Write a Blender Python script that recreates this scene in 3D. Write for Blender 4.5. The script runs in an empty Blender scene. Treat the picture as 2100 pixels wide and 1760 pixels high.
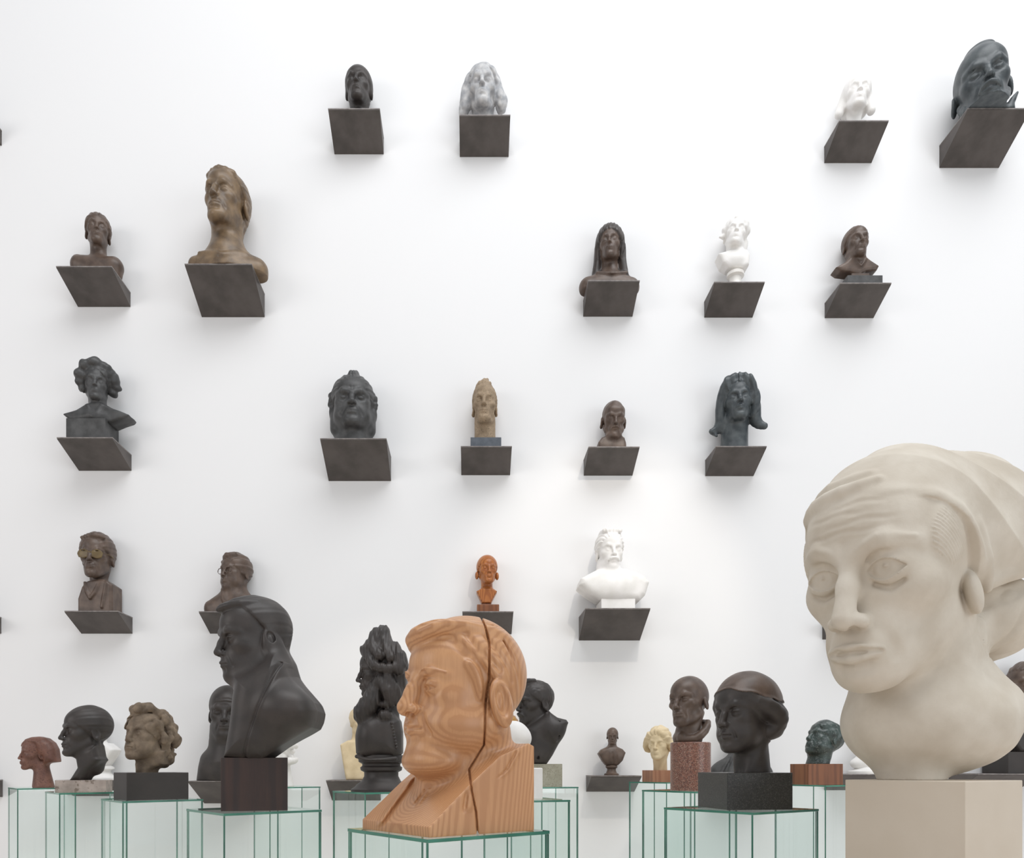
import bpy, math, random
import numpy as np
from mathutils import Vector, Matrix

# ------------------------------------------------------------------ camera, world, lights
IMG_W, IMG_H = 2100, 1760
FPX, PX0, PY0 = 1530.0, 962.0, 1572.0      # focal length in pixels, principal point of the level camera
EYE = 1.5                                   # eye height
WALL = 4.6                                  # distance of the display wall

scene = bpy.context.scene
COL = scene.collection
cam_data = bpy.data.cameras.new('camera')
cam_data.sensor_fit = 'HORIZONTAL'
cam_data.sensor_width = 36.0
cam_data.lens = 36.0 * FPX / IMG_W
cam_data.shift_x = (IMG_W / 2 - PX0) / IMG_W
cam_data.shift_y = (PY0 - IMG_H / 2) / IMG_W
cam_data.clip_start = 0.05
cam = bpy.data.objects.new('camera', cam_data)
cam.location = (0, 0, EYE)
cam.rotation_euler = (math.pi / 2, 0, 0)
COL.objects.link(cam)
scene.camera = cam

scene.view_settings.view_transform = 'Standard'
scene.view_settings.look = 'None'
scene.view_settings.exposure = -0.44
scene.view_settings.gamma = 1.0
scene.view_settings.use_curve_mapping = False
scene.cycles.transparent_max_bounces = 96
scene.cycles.max_bounces = 12

world = bpy.data.worlds.new('gallery_daylight')
scene.world = world
world.use_nodes = True
bg = world.node_tree.nodes['Background']
bg.inputs['Color'].default_value = (0.92, 0.96, 1.0, 1)
bg.inputs['Strength'].default_value = 0.50


def area(name, loc, target, sx, sy, power, col):
    l = bpy.data.lights.new(name, 'AREA')
    l.shape = 'RECTANGLE'
    l.size, l.size_y, l.energy, l.color = sx, sy, power, col
    o = bpy.data.objects.new(name, l)
    o.location = loc
    o.rotation_euler = (Vector(target) - Vector(loc)).to_track_quat('-Z', 'Y').to_euler()
    COL.objects.link(o)
    return o


def spot(name, loc, target, power, angle, col, size=0.05, blend=0.6):
    l = bpy.data.lights.new(name, 'SPOT')
    l.energy, l.color, l.spot_size, l.spot_blend, l.shadow_soft_size = power, col, math.radians(angle), blend, size
    o = bpy.data.objects.new(name, l)
    o.location = loc
    o.rotation_euler = (Vector(target) - Vector(loc)).to_track_quat('-Z', 'Y').to_euler()
    COL.objects.link(o)
    return o


area('skylight', (1.6, 0.6, 9.0), (0.2, 4.0, 1.0), 8.0, 4.0, 560, (0.975, 0.985, 1.0))
area('far_left_window', (-6.5, -1.2, 4.2), (-1.6, 4.4, 1.0), 4.0, 3.0, 150, (1.0, 0.955, 0.93))
area('frontal_fill', (0.5, -5.0, 3.0), (0.0, 4.6, 1.6), 8.0, 3.0, 85, (0.96, 0.98, 1.0))  # fill added behind the camera to lift the lower wall, not a known window
area('side_window', (6.5, -2.0, 3.0), (1.2, 2.2, 1.2), 4.0, 4.0, 170, (0.92, 0.97, 1.0))
spot('track_spot_right', (1.2, 1.8, 4.95), (0.8, 4.55, 2.45), 130, 34, (1.0, 0.9, 0.78), 0.03)
spot('track_spot_left', (0.5, 2.2, 3.9), (-0.62, 4.55, 1.62), 70, 26, (1.0, 0.86, 0.72), 0.03)

# ------------------------------------------------------------------ helpers
def XZ(px, py, Y):
    return ((px - PX0) / FPX * Y, Y, EYE - (py - PY0) / FPX * Y)


def tag(o, label=None, cat=None, group=None, kind=None):
    if label: o['label'] = label
    if cat: o['category'] = cat
    if group: o['group'] = group
    if kind: o['kind'] = kind
    return o


def empty(name, loc):
    o = bpy.data.objects.new(name, None)
    o.empty_display_size = 0.05
    o.location = loc
    COL.objects.link(o)
    return o


def mesh_obj(name, verts, faces, mat, parent=None, loc=None, smooth=False):
    me = bpy.data.meshes.new(name)
    me.from_pydata([tuple(map(float, v)) for v in verts], [], [tuple(f) for f in faces])
    me.update()
    if smooth:
        me.polygons.foreach_set('use_smooth', [True] * len(me.polygons))
    mats = mat if isinstance(mat, (list, tuple)) else [mat]
    for m in mats:
        me.materials.append(m)
    o = bpy.data.objects.new(name, me)
    if loc is not None: o.location = loc
    if parent is not None: o.parent = parent
    COL.objects.link(o)
    return o


def bevel(o, w, seg=2):
    m = o.modifiers.new('bevel', 'BEVEL')
    m.width, m.segments, m.limit_method, m.angle_limit = w, seg, 'ANGLE', math.radians(40)
    return o


def box_data(x0, x1, y0, y1, z0, z1, rz=0.0, c=(0, 0, 0)):
    v = [(x, y, z) for z in (z0, z1) for (x, y) in ((x0, y0), (x1, y0), (x1, y1), (x0, y1))]
    ca, sa = math.cos(rz), math.sin(rz)
    v = [(c[0] + x * ca - y * sa, c[1] + x * sa + y * ca, c[2] + z) for x, y, z in v]
    f = [(3, 2, 1, 0), (4, 5, 6, 7), (0, 1, 5, 4), (1, 2, 6, 5), (2, 3, 7, 6), (3, 0, 4, 7)]
    return v, f


def box_obj(name, x0, x1, y0, y1, z0, z1, mat, parent=None, rz=0.0, c=(0, 0, 0), bev=0.0):
    v, f = box_data(x0, x1, y0, y1, z0, z1, rz, c)
    o = mesh_obj(name, v, f, mat, parent)
    if bev: bevel(o, bev)
    return o


def lathe_obj(name, prof, mat, parent=None, c=(0, 0, 0), n=40, sx=1.0, sy=1.0):
    v, f = [], []
    for r, z in prof:
        for i in range(n):
            a = 2 * math.pi * i / n
            v.append((c[0] + r * sx * math.cos(a), c[1] + r * sy * math.sin(a), c[2] + z))
    m = len(prof)
    for j in range(m - 1):
        for i in range(n):
            f.append((j * n + i, j * n + (i + 1) % n, (j + 1) * n + (i + 1) % n, (j + 1) * n + i))
    f.append(tuple(reversed(range(n))))
    f.append(tuple(range((m - 1) * n, m * n)))
    o = mesh_obj(name, v, f, mat, parent, smooth=True)
    e = o.modifiers.new('edges', 'EDGE_SPLIT')
    e.split_angle = math.radians(38)
    return o


# ------------------------------------------------------------------ materials
def srgb(r, g, b):
    def c(v):
        v /= 255.0
        return v / 12.92 if v <= 0.04045 else ((v + 0.055) / 1.055) ** 2.4
    return (c(r), c(g), c(b), 1)


def new_mat(name):
    m = bpy.data.materials.new(name)
    m.use_nodes = True
    nt = m.node_tree
    return m, nt, nt.nodes['Principled BSDF']


def N(nt, t, **kw):
    n = nt.nodes.new(t)
    for k, v in kw.items():
        if hasattr(n, k):
            setattr(n, k, v)
        else:
            n.inputs[k].default_value = v
    return n


def mat_cast(name, c1, c2, rough=0.5, scale=18.0, bump=0.12, spec=0.4, c3=None, fine=160.0, metal=0.0):
    """patinated bronze, plaster or stone: two tones in soft patches, a third in small flecks, fine relief"""
    m, nt, p = new_mat(name)
    tc = N(nt, 'ShaderNodeTexCoord')
    n1 = N(nt, 'ShaderNodeTexNoise'); n1.inputs['Scale'].default_value = scale; n1.inputs['Detail'].default_value = 5
    nt.links.new(tc.outputs['Object'], n1.inputs['Vector'])
    r1 = N(nt, 'ShaderNodeValToRGB')
    r1.color_ramp.elements[0].position, r1.color_ramp.elements[1].position = 0.35, 0.68
    r1.color_ramp.elements[0].color, r1.color_ramp.elements[1].color = c1, c2
    nt.links.new(n1.outputs['Fac'], r1.inputs['Fac'])
    out = r1.outputs['Color']
    n2 = N(nt, 'ShaderNodeTexNoise'); n2.inputs['Scale'].default_value = fine; n2.inputs['Detail'].default_value = 3
    nt.links.new(tc.outputs['Object'], n2.inputs['Vector'])
    if c3:
        r2 = N(nt, 'ShaderNodeValToRGB')
        r2.color_ramp.elements[0].position, r2.color_ramp.elements[1].position = 0.56, 0.66
        r2.color_ramp.elements[0].color, r2.color_ramp.elements[1].color = (0, 0, 0, 1), (1, 1, 1, 1)
        nt.links.new(n2.outputs['Fac'], r2.inputs['Fac'])
        mx = N(nt, 'ShaderNodeMix', data_type='RGBA')
        nt.links.new(r2.outputs['Color'], mx.inputs[0])
        nt.links.new(out, mx.inputs[6]); mx.inputs[7].default_value = c3
        out = mx.outputs[2]
    nt.links.new(out, p.inputs['Base Color'])
    p.inputs['Roughness'].default_value = rough
    p.inputs['Specular IOR Level'].default_value = spec
    p.inputs['Metallic'].default_value = metal
    b = N(nt, 'ShaderNodeBump'); b.inputs['Strength'].default_value = bump; b.inputs['Distance'].default_value = 0.004
    nt.links.new(n2.outputs['Fac'], b.inputs['Height'])
    nt.links.new(b.outputs['Normal'], p.inputs['Normal'])
    return m


def mat_wood(name, c1, c2, axis_rot=(0, 0, 0), rings=26.0, dist=3.0, rough=0.42, offset=(0, 0, 0), spec=0.4, stretch=0.22, fibre=(260, 260, 14)):
    """wood: growth rings about a tilted pith axis, soft tone patches and fine fibre along it"""
    m, nt, p = new_mat(name)
    tc = N(nt, 'ShaderNodeTexCoord')
    mp = N(nt, 'ShaderNodeMapping')
    mp.inputs['Rotation'].default_value = axis_rot
    mp.inputs['Location'].default_value = offset
    mp.inputs['Scale'].default_value = (1, 1, stretch)
    nt.links.new(tc.outputs['Object'], mp.inputs['Vector'])
    w = N(nt, 'ShaderNodeTexWave', wave_type='RINGS', rings_direction='Z', wave_profile='SIN')
    w.inputs['Scale'].default_value = rings; w.inputs['Distortion'].default_value = dist
    w.inputs['Detail'].default_value = 2; w.inputs['Detail Scale'].default_value = 1.0
    nt.links.new(mp.outputs['Vector'], w.inputs['Vector'])
    wp = N(nt, 'ShaderNodeMath', operation='POWER'); wp.inputs[1].default_value = 2.2
    nt.links.new(w.outputs['Fac'], wp.inputs[0])
    nz = N(nt, 'ShaderNodeTexNoise'); nz.inputs['Scale'].default_value = 7; nz.inputs['Detail'].default_value = 3
    nt.links.new(mp.outputs['Vector'], nz.inputs['Vector'])
    m2 = N(nt, 'ShaderNodeMapping'); m2.inputs['Rotation'].default_value = axis_rot; m2.inputs['Scale'].default_value = fibre
    nt.links.new(tc.outputs['Object'], m2.inputs['Vector'])
    nf = N(nt, 'ShaderNodeTexNoise'); nf.inputs['Scale'].default_value = 1.0; nf.inputs['Detail'].default_value = 2
    nt.links.new(m2.outputs['Vector'], nf.inputs['Vector'])
    a1 = N(nt, 'ShaderNodeMath', operation='MULTIPLY_ADD'); a1.inputs[1].default_value = 0.42
    nt.links.new(wp.outputs[0], a1.inputs[0]); nt.links.new(nz.outputs['Fac'], a1.inputs[2])
    a2 = N(nt, 'ShaderNodeMath', operation='MULTIPLY_ADD'); a2.inputs[1].default_value = 0.35
    nt.links.new(nf.outputs['Fac'], a2.inputs[0]); nt.links.new(a1.outputs[0], a2.inputs[2])
    r = N(nt, 'ShaderNodeValToRGB')
    r.color_ramp.elements[0].position, r.color_ramp.elements[1].position = 0.45, 1.1
    r.color_ramp.elements[0].color, r.color_ramp.elements[1].color = c1, c2
    nt.links.new(a2.outputs[0], r.inputs['Fac'])
    nt.links.new(r.outputs['Color'], p.inputs['Base Color'])
    p.inputs['Roughness'].default_value = rough
    p.inputs['Specular IOR Level'].default_value = spec
    b = N(nt, 'ShaderNodeBump'); b.inputs['Strength'].default_value = 0.05; b.inputs['Distance'].default_value = 0.002
    nt.links.new(nf.outputs['Fac'], b.inputs['Height'])
    nt.links.new(b.outputs['Normal'], p.inputs['Normal'])
    return m


def mat_granite(name, cols, scale=240.0, rough=0.3):
    m, nt, p = new_mat(name)
    tc = N(nt, 'ShaderNodeTexCoord')
    v = N(nt, 'ShaderNodeTexVoronoi'); v.inputs['Scale'].default_value = scale
    nt.links.new(tc.outputs['Object'], v.inputs['Vector'])
    s = N(nt, 'ShaderNodeSeparateColor')
    nt.links.new(v.outputs['Color'], s.inputs[0])
    r = N(nt, 'ShaderNodeValToRGB')
    el = r.color_ramp.elements
    while len(el) < len(cols): el.new(0.5)
    for i, c in enumerate(cols):
        el[i].position = i / max(1, len(cols) - 1); el[i].color = c
    nt.links.new(s.outputs[0], r.inputs['Fac'])
    nt.links.new(r.outputs['Color'], p.inputs['Base Color'])
    p.inputs['Roughness'].default_value = rough
    return m


def mat_glass(name):
    """clear pane: tinted straight-through light with a Fresnel reflection"""
    m, nt, p = new_mat(name)
    nt.nodes.remove(p)
    out = nt.nodes['Material Output']
    t = N(nt, 'ShaderNodeBsdfTransparent'); t.inputs['Color'].default_value = (0.978, 0.993, 0.988, 1)
    g = N(nt, 'ShaderNodeBsdfGlossy'); g.inputs['Color'].default_value = (0.9, 1.0, 0.97, 1); g.inputs['Roughness'].default_value = 0.02
    lw = N(nt, 'ShaderNodeLayerWeight'); lw.inputs['Blend'].default_value = 0.5
    pw = N(nt, 'ShaderNodeMath', operation='POWER'); pw.inputs[1].default_value = 5.0
    nt.links.new(lw.outputs['Facing'], pw.inputs[0])
    ma = N(nt, 'ShaderNodeMath', operation='MULTIPLY_ADD'); ma.inputs[1].default_value = 0.92; ma.inputs[2].default_value = 0.05
    nt.links.new(pw.outputs[0], ma.inputs[0])
    gm = N(nt, 'ShaderNodeNewGeometry')
    fr = N(nt, 'ShaderNodeMath', operation='SUBTRACT'); fr.inputs[0].default_value = 1.0
    nt.links.new(gm.outputs['Backfacing'], fr.inputs[1])
    f = N(nt, 'ShaderNodeMath', operation='MULTIPLY')
    nt.links.new(ma.outputs[0], f.inputs[0]); nt.links.new(fr.outputs[0], f.inputs[1])
    mx = N(nt, 'ShaderNodeMixShader')
    nt.links.new(f.outputs[0], mx.inputs[0]); nt.links.new(t.outputs[0], mx.inputs[1]); nt.links.new(g.outputs[0], mx.inputs[2])
    nt.links.new(mx.outputs[0], out.inputs['Surface'])
    return m


def mat_glass_edge(name):
    m, nt, p = new_mat(name)
    nz = N(nt, 'ShaderNodeTexNoise'); nz.inputs['Scale'].default_value = 6.0
    tc = N(nt, 'ShaderNodeTexCoord'); nt.links.new(tc.outputs['Object'], nz.inputs['Vector'])
    r = N(nt, 'ShaderNodeValToRGB')
    r.color_ramp.elements[0].color, r.color_ramp.elements[1].color = srgb(34, 88, 72), srgb(84, 146, 126)
    r.color_ramp.elements[0].position, r.color_ramp.elements[1].position = 0.3, 0.72
    nt.links.new(nz.outputs['Fac'], r.inputs['Fac']); nt.links.new(r.outputs['Color'], p.inputs['Base Color'])
    p.inputs['Roughness'].default_value = 0.15
    return m


# ------------------------------------------------------------------ the sculptor: signed distances meshed with surface nets
def rotm(yaw=0, pitch=0, roll=0):
    """face looks to -Y; yaw > 0 turns it to the viewer's right, pitch > 0 lifts it, roll > 0 tips the crown to the right"""
    y, p, r = math.radians(yaw), math.radians(-pitch), math.radians(roll)
    return np.array(Matrix.Rotation(y, 3, 'Z') @ Matrix.Rotation(p, 3, 'X') @ Matrix.Rotation(r, 3, 'Y'), dtype=np.float32)


_rng = np.random.RandomState(7)
_KV = _rng.normal(size=(24, 3)).astype(np.float32)
_KV /= np.linalg.norm(_KV, axis=1)[:, None]
_PH = _rng.uniform(0, 6.28, 24).astype(np.float32)


def wob(q, f, n=6, o=0):
    """cheap smooth noise, about -1..1"""
    s = np.zeros(len(q), np.float32)
    for i in range(n):
        j = (i + o) % 24
        s += np.sin(q @ (_KV[j] * f * (0.7 + 0.13 * i)) + _PH[j])
    return s / (0.75 * n)


def f32(v): return np.array(v, dtype=np.float32)


class Sculpt:
    def __init__(self):
        self.ops, self.frames, self.cur, self.parts = [], {'W': (np.eye(3, dtype=np.float32), f32((0, 0, 0)), 1.0)}, 'W', []
        self.part = 'head'

    def frame(self, name, o=(0, 0, 0), yaw=0, pitch=0, roll=0, s=1.0, base=None):
        R, t = rotm(yaw, pitch, roll), f32(o)
        if base:
            R0, o0, s0 = self.frames[base]
            t = o0 + (R0 @ t) * s0; R = R0 @ R; s = s * s0
        self.frames[name] = (R, t, float(s)); self.cur = name
        return self

    def use(self, name): self.cur = name; return self

    def add(self, fn, c, r, k, op, m, part):
        part = part or self.part
        if part not in self.parts: self.parts.append(part)
        self.ops.append((self.cur, fn, f32(c) if c is not None else None, r, k, op, m, self.parts.index(part)))
        return self

    def ell(self, c, r, k=0.05, op='u', m=False, part=None, rot=None):
        c, r = f32(c), f32(r if hasattr(r, '__len__') else (r, r, r))
        R = rotm(*rot) if rot else None

        def fn(q):
            p = q - c
            if R is not None: p = p @ R
            k0 = np.sqrt(((p / r) ** 2).sum(1)); k1 = np.sqrt(((p / (r * r)) ** 2).sum(1)) + 1e-9
            return k0 * (k0 - 1.0) / k1
        return self.add(fn, c, float(r.max()), k, op, m, part)

    def cone(self, a, b, ra, rb=None, k=0.05, op='u', m=False, part=None, flat=None):
        rb = ra if rb is None else rb
        a, b = f32(a), f32(b); ba = b - a; L = float(ba @ ba) + 1e-9

        def fn(q):
            p = q - a
            h = np.clip((p @ ba) / L, 0, 1)
            return np.sqrt(((p - h[:, None] * ba) ** 2).sum(1)) - (ra + (rb - ra) * h)
        return self.add(fn, (a + b) / 2, math.sqrt(L) / 2 + max(ra, rb), k, op, m, part)

    def chain(self, pts, r, k=0.03, op='u', m=False, part=None, n=2):
        """smooth tapering tube through the points"""
        rs = list(r) if hasattr(r, '__len__') else [r] * len(pts)
        Q = np.array([list(p) + [w] for p, w in zip(pts, rs)], np.float64)
        if len(Q) > 2 and n > 1:
            E = np.vstack([2 * Q[0] - Q[1], Q, 2 * Q[-1] - Q[-2]]); out = []
            for i in range(1, len(E) - 2):
                for t in np.arange(n) / n:
                    p0, p1, p2, p3 = E[i - 1], E[i], E[i + 1], E[i + 2]
                    out.append(0.5 * (2 * p1 + (p2 - p0) * t + (2 * p0 - 5 * p1 + 4 * p2 - p3) * t * t + (3 * p1 - p0 - 3 * p2 + p3) * t ** 3))
            Q = np.array(out + [Q[-1]])
        Q = Q.astype(np.float32)

        def fn(q):
            d = np.full(len(q), 1e4, np.float32)
            for i in range(len(Q) - 1):
                a, ba = Q[i, :3], Q[i + 1, :3] - Q[i, :3]
                p = q - a
                h = np.clip((p @ ba) / (float(ba @ ba) + 1e-9), 0, 1)
                np.minimum(d, np.sqrt(((p - h[:, None] * ba) ** 2).sum(1)) - (Q[i, 3] + (Q[i + 1, 3] - Q[i, 3]) * h), out=d)
            return d
        c = (Q[:, :3].max(0) + Q[:, :3].min(0)) / 2
        return self.add(fn, c, float(np.linalg.norm(Q[:, :3] - c, axis=1).max()) + float(Q[:, 3].max()), k, op, m, part)

    def scratch(self, pts, amp, wd, part=None, side=0.0, ymax=0.0):
        """groove along a line seen from the front (x, z), with a raised lip of `side` beside it"""
        P = np.array(sorted(pts, key=lambda p: p[1]), np.float32)
        z0, z1 = P[0, 1], P[-1, 1]

        def fn(q):
            t = q[:, 0] - np.interp(q[:, 2], P[:, 1], P[:, 0])
            win = np.clip(np.minimum(q[:, 2] - z0, z1 - q[:, 2]) / (3 * wd), 0, 1) * (q[:, 1] < ymax)
            return (win * (amp * np.exp(-(t / wd) ** 2) - side * np.exp(-((t - 2.2 * wd * (1 if side > 0 else -1)) / (1.5 * wd)) ** 2) * (1 if side > 0 else -1))).astype(np.float32)
        return self.disp(fn, part)

    def box(self, c, h, rd=0.0, k=0.02, op='u', m=False, part=None, rot=None):
        c, h = f32(c), f32(h); R = rotm(*rot) if rot else None

        def fn(q):
            p = q - c
            if R is not None: p = p @ R
            w = np.abs(p) - (h - rd)
            return np.sqrt((np.maximum(w, 0) ** 2).sum(1)) + np.minimum(w.max(1), 0) - rd
        return self.add(fn, c, float(np.linalg.norm(h)), k, op, m, part)

    def plane(self, p, n, k=0.02):
        """keep the side the normal points away from"""
        p, n = f32(p), f32(n); n = n / np.linalg.norm(n)
        return self.add(lambda q: (q - p) @ n, None, 0, k, 'i', False, None)

    def poly(self, pts, y0, y1, rd=0.0, k=0.02, op='u', part=None, ax=1, edge=0.0):
        """prism: outline in the x-z plane, from depth y0 to y1, edges rounded by `edge`"""
        P = f32(pts); n = len(P); ym, yh = (y0 + y1) / 2, abs(y1 - y0) / 2
        i0, i1 = {1: (0, 2), 0: (1, 2), 2: (0, 1)}[ax]

        def fn(q):
            x, z = q[:, i0], q[:, i1]
            d = np.full(len(q), 1e12, np.float32); s = np.ones(len(q), np.float32)
            for i in range(n):
                a, b = P[i], P[i - 1]
                ex, ez = b - a
                wx, wz = x - a[0], z - a[1]
                h = np.clip((wx * ex + wz * ez) / (ex * ex + ez * ez + 1e-9), 0, 1)
                d = np.minimum(d, (wx - ex * h) ** 2 + (wz - ez * h) ** 2)
                c1, c2, c3 = z >= a[1], z < b[1], ex * wz > ez * wx
                s = np.where((c1 & c2 & c3) | (~c1 & ~c2 & ~c3), -s, s)
            d2 = s * np.sqrt(d) + edge
            w = np.abs(q[:, ax] - ym) - yh + edge
            return np.minimum(np.maximum(d2, w), 0) + np.sqrt(np.maximum(d2, 0) ** 2 + np.maximum(w, 0) ** 2) - edge - rd
        c = [0, 0, 0]; c[i0], c[i1] = (P.max(0) + P.min(0)) / 2; c[ax] = ym
        r = math.sqrt(float((((P.max(0) - P.min(0)) / 2) ** 2).sum()) + yh * yh) + rd
        return self.add(fn, c, r, k, op, False, part)

    def fn(self, f, k=0.02, op='u', m=False, part=None, c=None, r=0):
        return self.add(f, c, r, k, op, m, part)

    def disp(self, f, part=None):
        """add relief f(q) (head units, positive = carve in) to one part or to all"""
        ids = None if part is None else (self.parts.index(part) if part in self.parts else -2)
        self.ops.append((self.cur, f, None, 0, 0, 'd', False, ids))
        return self

    def eval(self, P, band=None, labels=False):
        """distance at the points; with `band`, operations that cannot reach this cluster of points are skipped"""
        d = np.full(len(P), 1e4, np.float32); lab = np.zeros(len(P), np.int16)
        cache = {}
        if band is not None:
            lo, hi = P.min(0), P.max(0)
            pc, pr = (lo + hi) / 2, float(np.linalg.norm(hi - lo)) / 2
        for fr, fn, c, r, k, op, m, pid in self.ops:
            R, o, s = self.frames[fr]
            if band is not None and c is not None:
                lim = r * 1.02 + k + (band + pr) / s
                qc = ((pc - o) @ R) / s
                d0 = ((qc - c) ** 2).sum()
                if m:
                    qm = qc.copy(); qm[0] = -qm[0]
                    d0 = min(d0, ((qm - c) ** 2).sum())
                if d0 > lim * lim: continue
            key = (fr, m)
            if key not in cache:
                if (fr, False) not in cache: cache[(fr, False)] = ((P - o) @ R) / s
                q = cache[(fr, False)]
                if m: q = q.copy(); q[:, 0] = np.abs(q[:, 0])
                cache[key] = q
            q = cache[key]
            if op == 'd':
                sel = np.abs(d) < (12 if band is None else 8)
                if pid is not None: sel &= lab == pid
                idx = np.nonzero(sel)[0]
                if len(idx): d[idx] += fn(q[idx]) * s
                continue
            v = fn(q) * s
            kk = max(k * s, 1e-6)
            if op == 'u':
                h = np.maximum(kk - np.abs(d - v), 0)
                lab[v < d] = pid
                d = np.minimum(d, v) - h * h * (0.25 / kk)
            else:
                if op == 's': v = -v
                h = np.maximum(kk - np.abs(d - v), 0)
                d = np.maximum(d, v) + h * h * (0.25 / kk)
        return (d, lab) if labels else d

    def mesh(self, lo, hi, h):
        """surface nets on the blocks the surface crosses; lo/hi/h in sculpt units"""
        B = 6
        lo = f32(lo); nb = np.ceil((f32(hi) - lo) / (h * B)).astype(int) + 1
        n = nb * B
        gx, gy, gz = np.meshgrid(*[np.arange(k) for k in nb], indexing='ij')
        bc = np.stack([gx, gy, gz], -1).reshape(-1, 3)
        ctr = lo + (bc.astype(np.float32) * B + B / 2 - 0.5) * h
        dc = self.eval(ctr)
        keep = np.abs(dc) < h * B * 0.87 * 1.7 + h * 2
        D = np.repeat(np.repeat(np.repeat(dc.reshape(nb), B, 0), B, 1), B, 2)
        off = np.stack(np.meshgrid(*[np.arange(B)] * 3, indexing='ij'), -1).reshape(-1, 3)
        kb = bc[keep]
        nsup = (nb + 2) // 3
        sup = kb // 3
        key = (sup[:, 0] * nsup[1] + sup[:, 1]) * nsup[2] + sup[:, 2]
        order = np.argsort(key, kind='stable'); kb = kb[order]; key = key[order]
        cuts = np.nonzero(np.diff(key))[0] + 1
        for grp in np.split(kb, cuts):
            g = (grp[:, None, :] * B + off[None]).reshape(-1, 3)
            D[g[:, 0], g[:, 1], g[:, 2]] = self.eval(lo + g.astype(np.float32) * h, band=h * B * 1.2)
        S = D < 0
        c = [S[i:n[0] - 1 + i, j:n[1] - 1 + j, k:n[2] - 1 + k] for i in (0, 1) for j in (0, 1) for k in (0, 1)]
        allin, anyin = c[0].copy(), c[0].copy()
        for a in c[1:]: allin &= a; anyin |= a
        act = np.argwhere(anyin & ~allin)
        vid = np.full(tuple(n - 1), -1, np.int32)
        vid[act[:, 0], act[:, 1], act[:, 2]] = np.arange(len(act))
        acc = np.zeros((len(act), 3), np.float32); cnt = np.zeros(len(act), np.float32)
        cor = {}
        for i in (0, 1):
            for j in (0, 1):
                for k in (0, 1): cor[(i, j, k)] = D[act[:, 0] + i, act[:, 1] + j, act[:, 2] + k]
        for a, b in [(p, q) for p in cor for q in cor if p < q and sum(abs(np.array(p) - np.array(q))) == 1]:
            da, db = cor[a], cor[b]
            x = (da < 0) != (db < 0)
            t = da[x] / (da[x] - db[x])
            acc[x] += f32(a) + t[:, None] * (f32(b) - f32(a)); cnt[x] += 1
        V = lo + (act + acc / cnt[:, None]) * h
        F = []
        for ax in range(3):
            u, w = (ax + 1) % 3, (ax + 2) % 3
            sl0 = [slice(1, n[i] - 1) for i in range(3)]; sl1 = list(sl0)
            sl0[ax] = slice(0, n[ax] - 1); sl1[ax] = slice(1, n[ax])
            a, b = S[tuple(sl0)], S[tuple(sl1)]
            e = np.argwhere(a != b)
            if len(e) == 0: continue
            flip = a[e[:, 0], e[:, 1], e[:, 2]]
            for i in range(3):
                if i != ax: e[:, i] += 1
            q = []
            for du, dw in ((-1, -1), (0, -1), (0, 0), (-1, 0)):
                g = e.copy(); g[:, u] += du; g[:, w] += dw
                q.append(vid[g[:, 0], g[:, 1], g[:, 2]])
            q = np.stack(q, 1)
            q = np.where(flip[:, None], q, q[:, ::-1])
            F.append(q[(q >= 0).all(1)])
        F = np.concatenate(F)
        lab = np.zeros(len(V), np.int16)
        if len(self.parts) > 1:
            cell = (act // 24).astype(np.int64)
            key = (cell[:, 0] * 1000 + cell[:, 1]) * 1000 + cell[:, 2]
            order = np.argsort(key, kind='stable')
            for ix in np.split(order, np.nonzero(np.diff(key[order]))[0] + 1):
                lab[ix] = self.eval(V[ix].astype(np.float32), band=h * B, labels=True)[1]
        return V, F, lab


ON_HEAD = ('hair', 'temple_hair', 'hair_bun', 'bun', 'wig', 'cap', 'headscarf', 'moustache', 'beard', 'spectacles')


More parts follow.
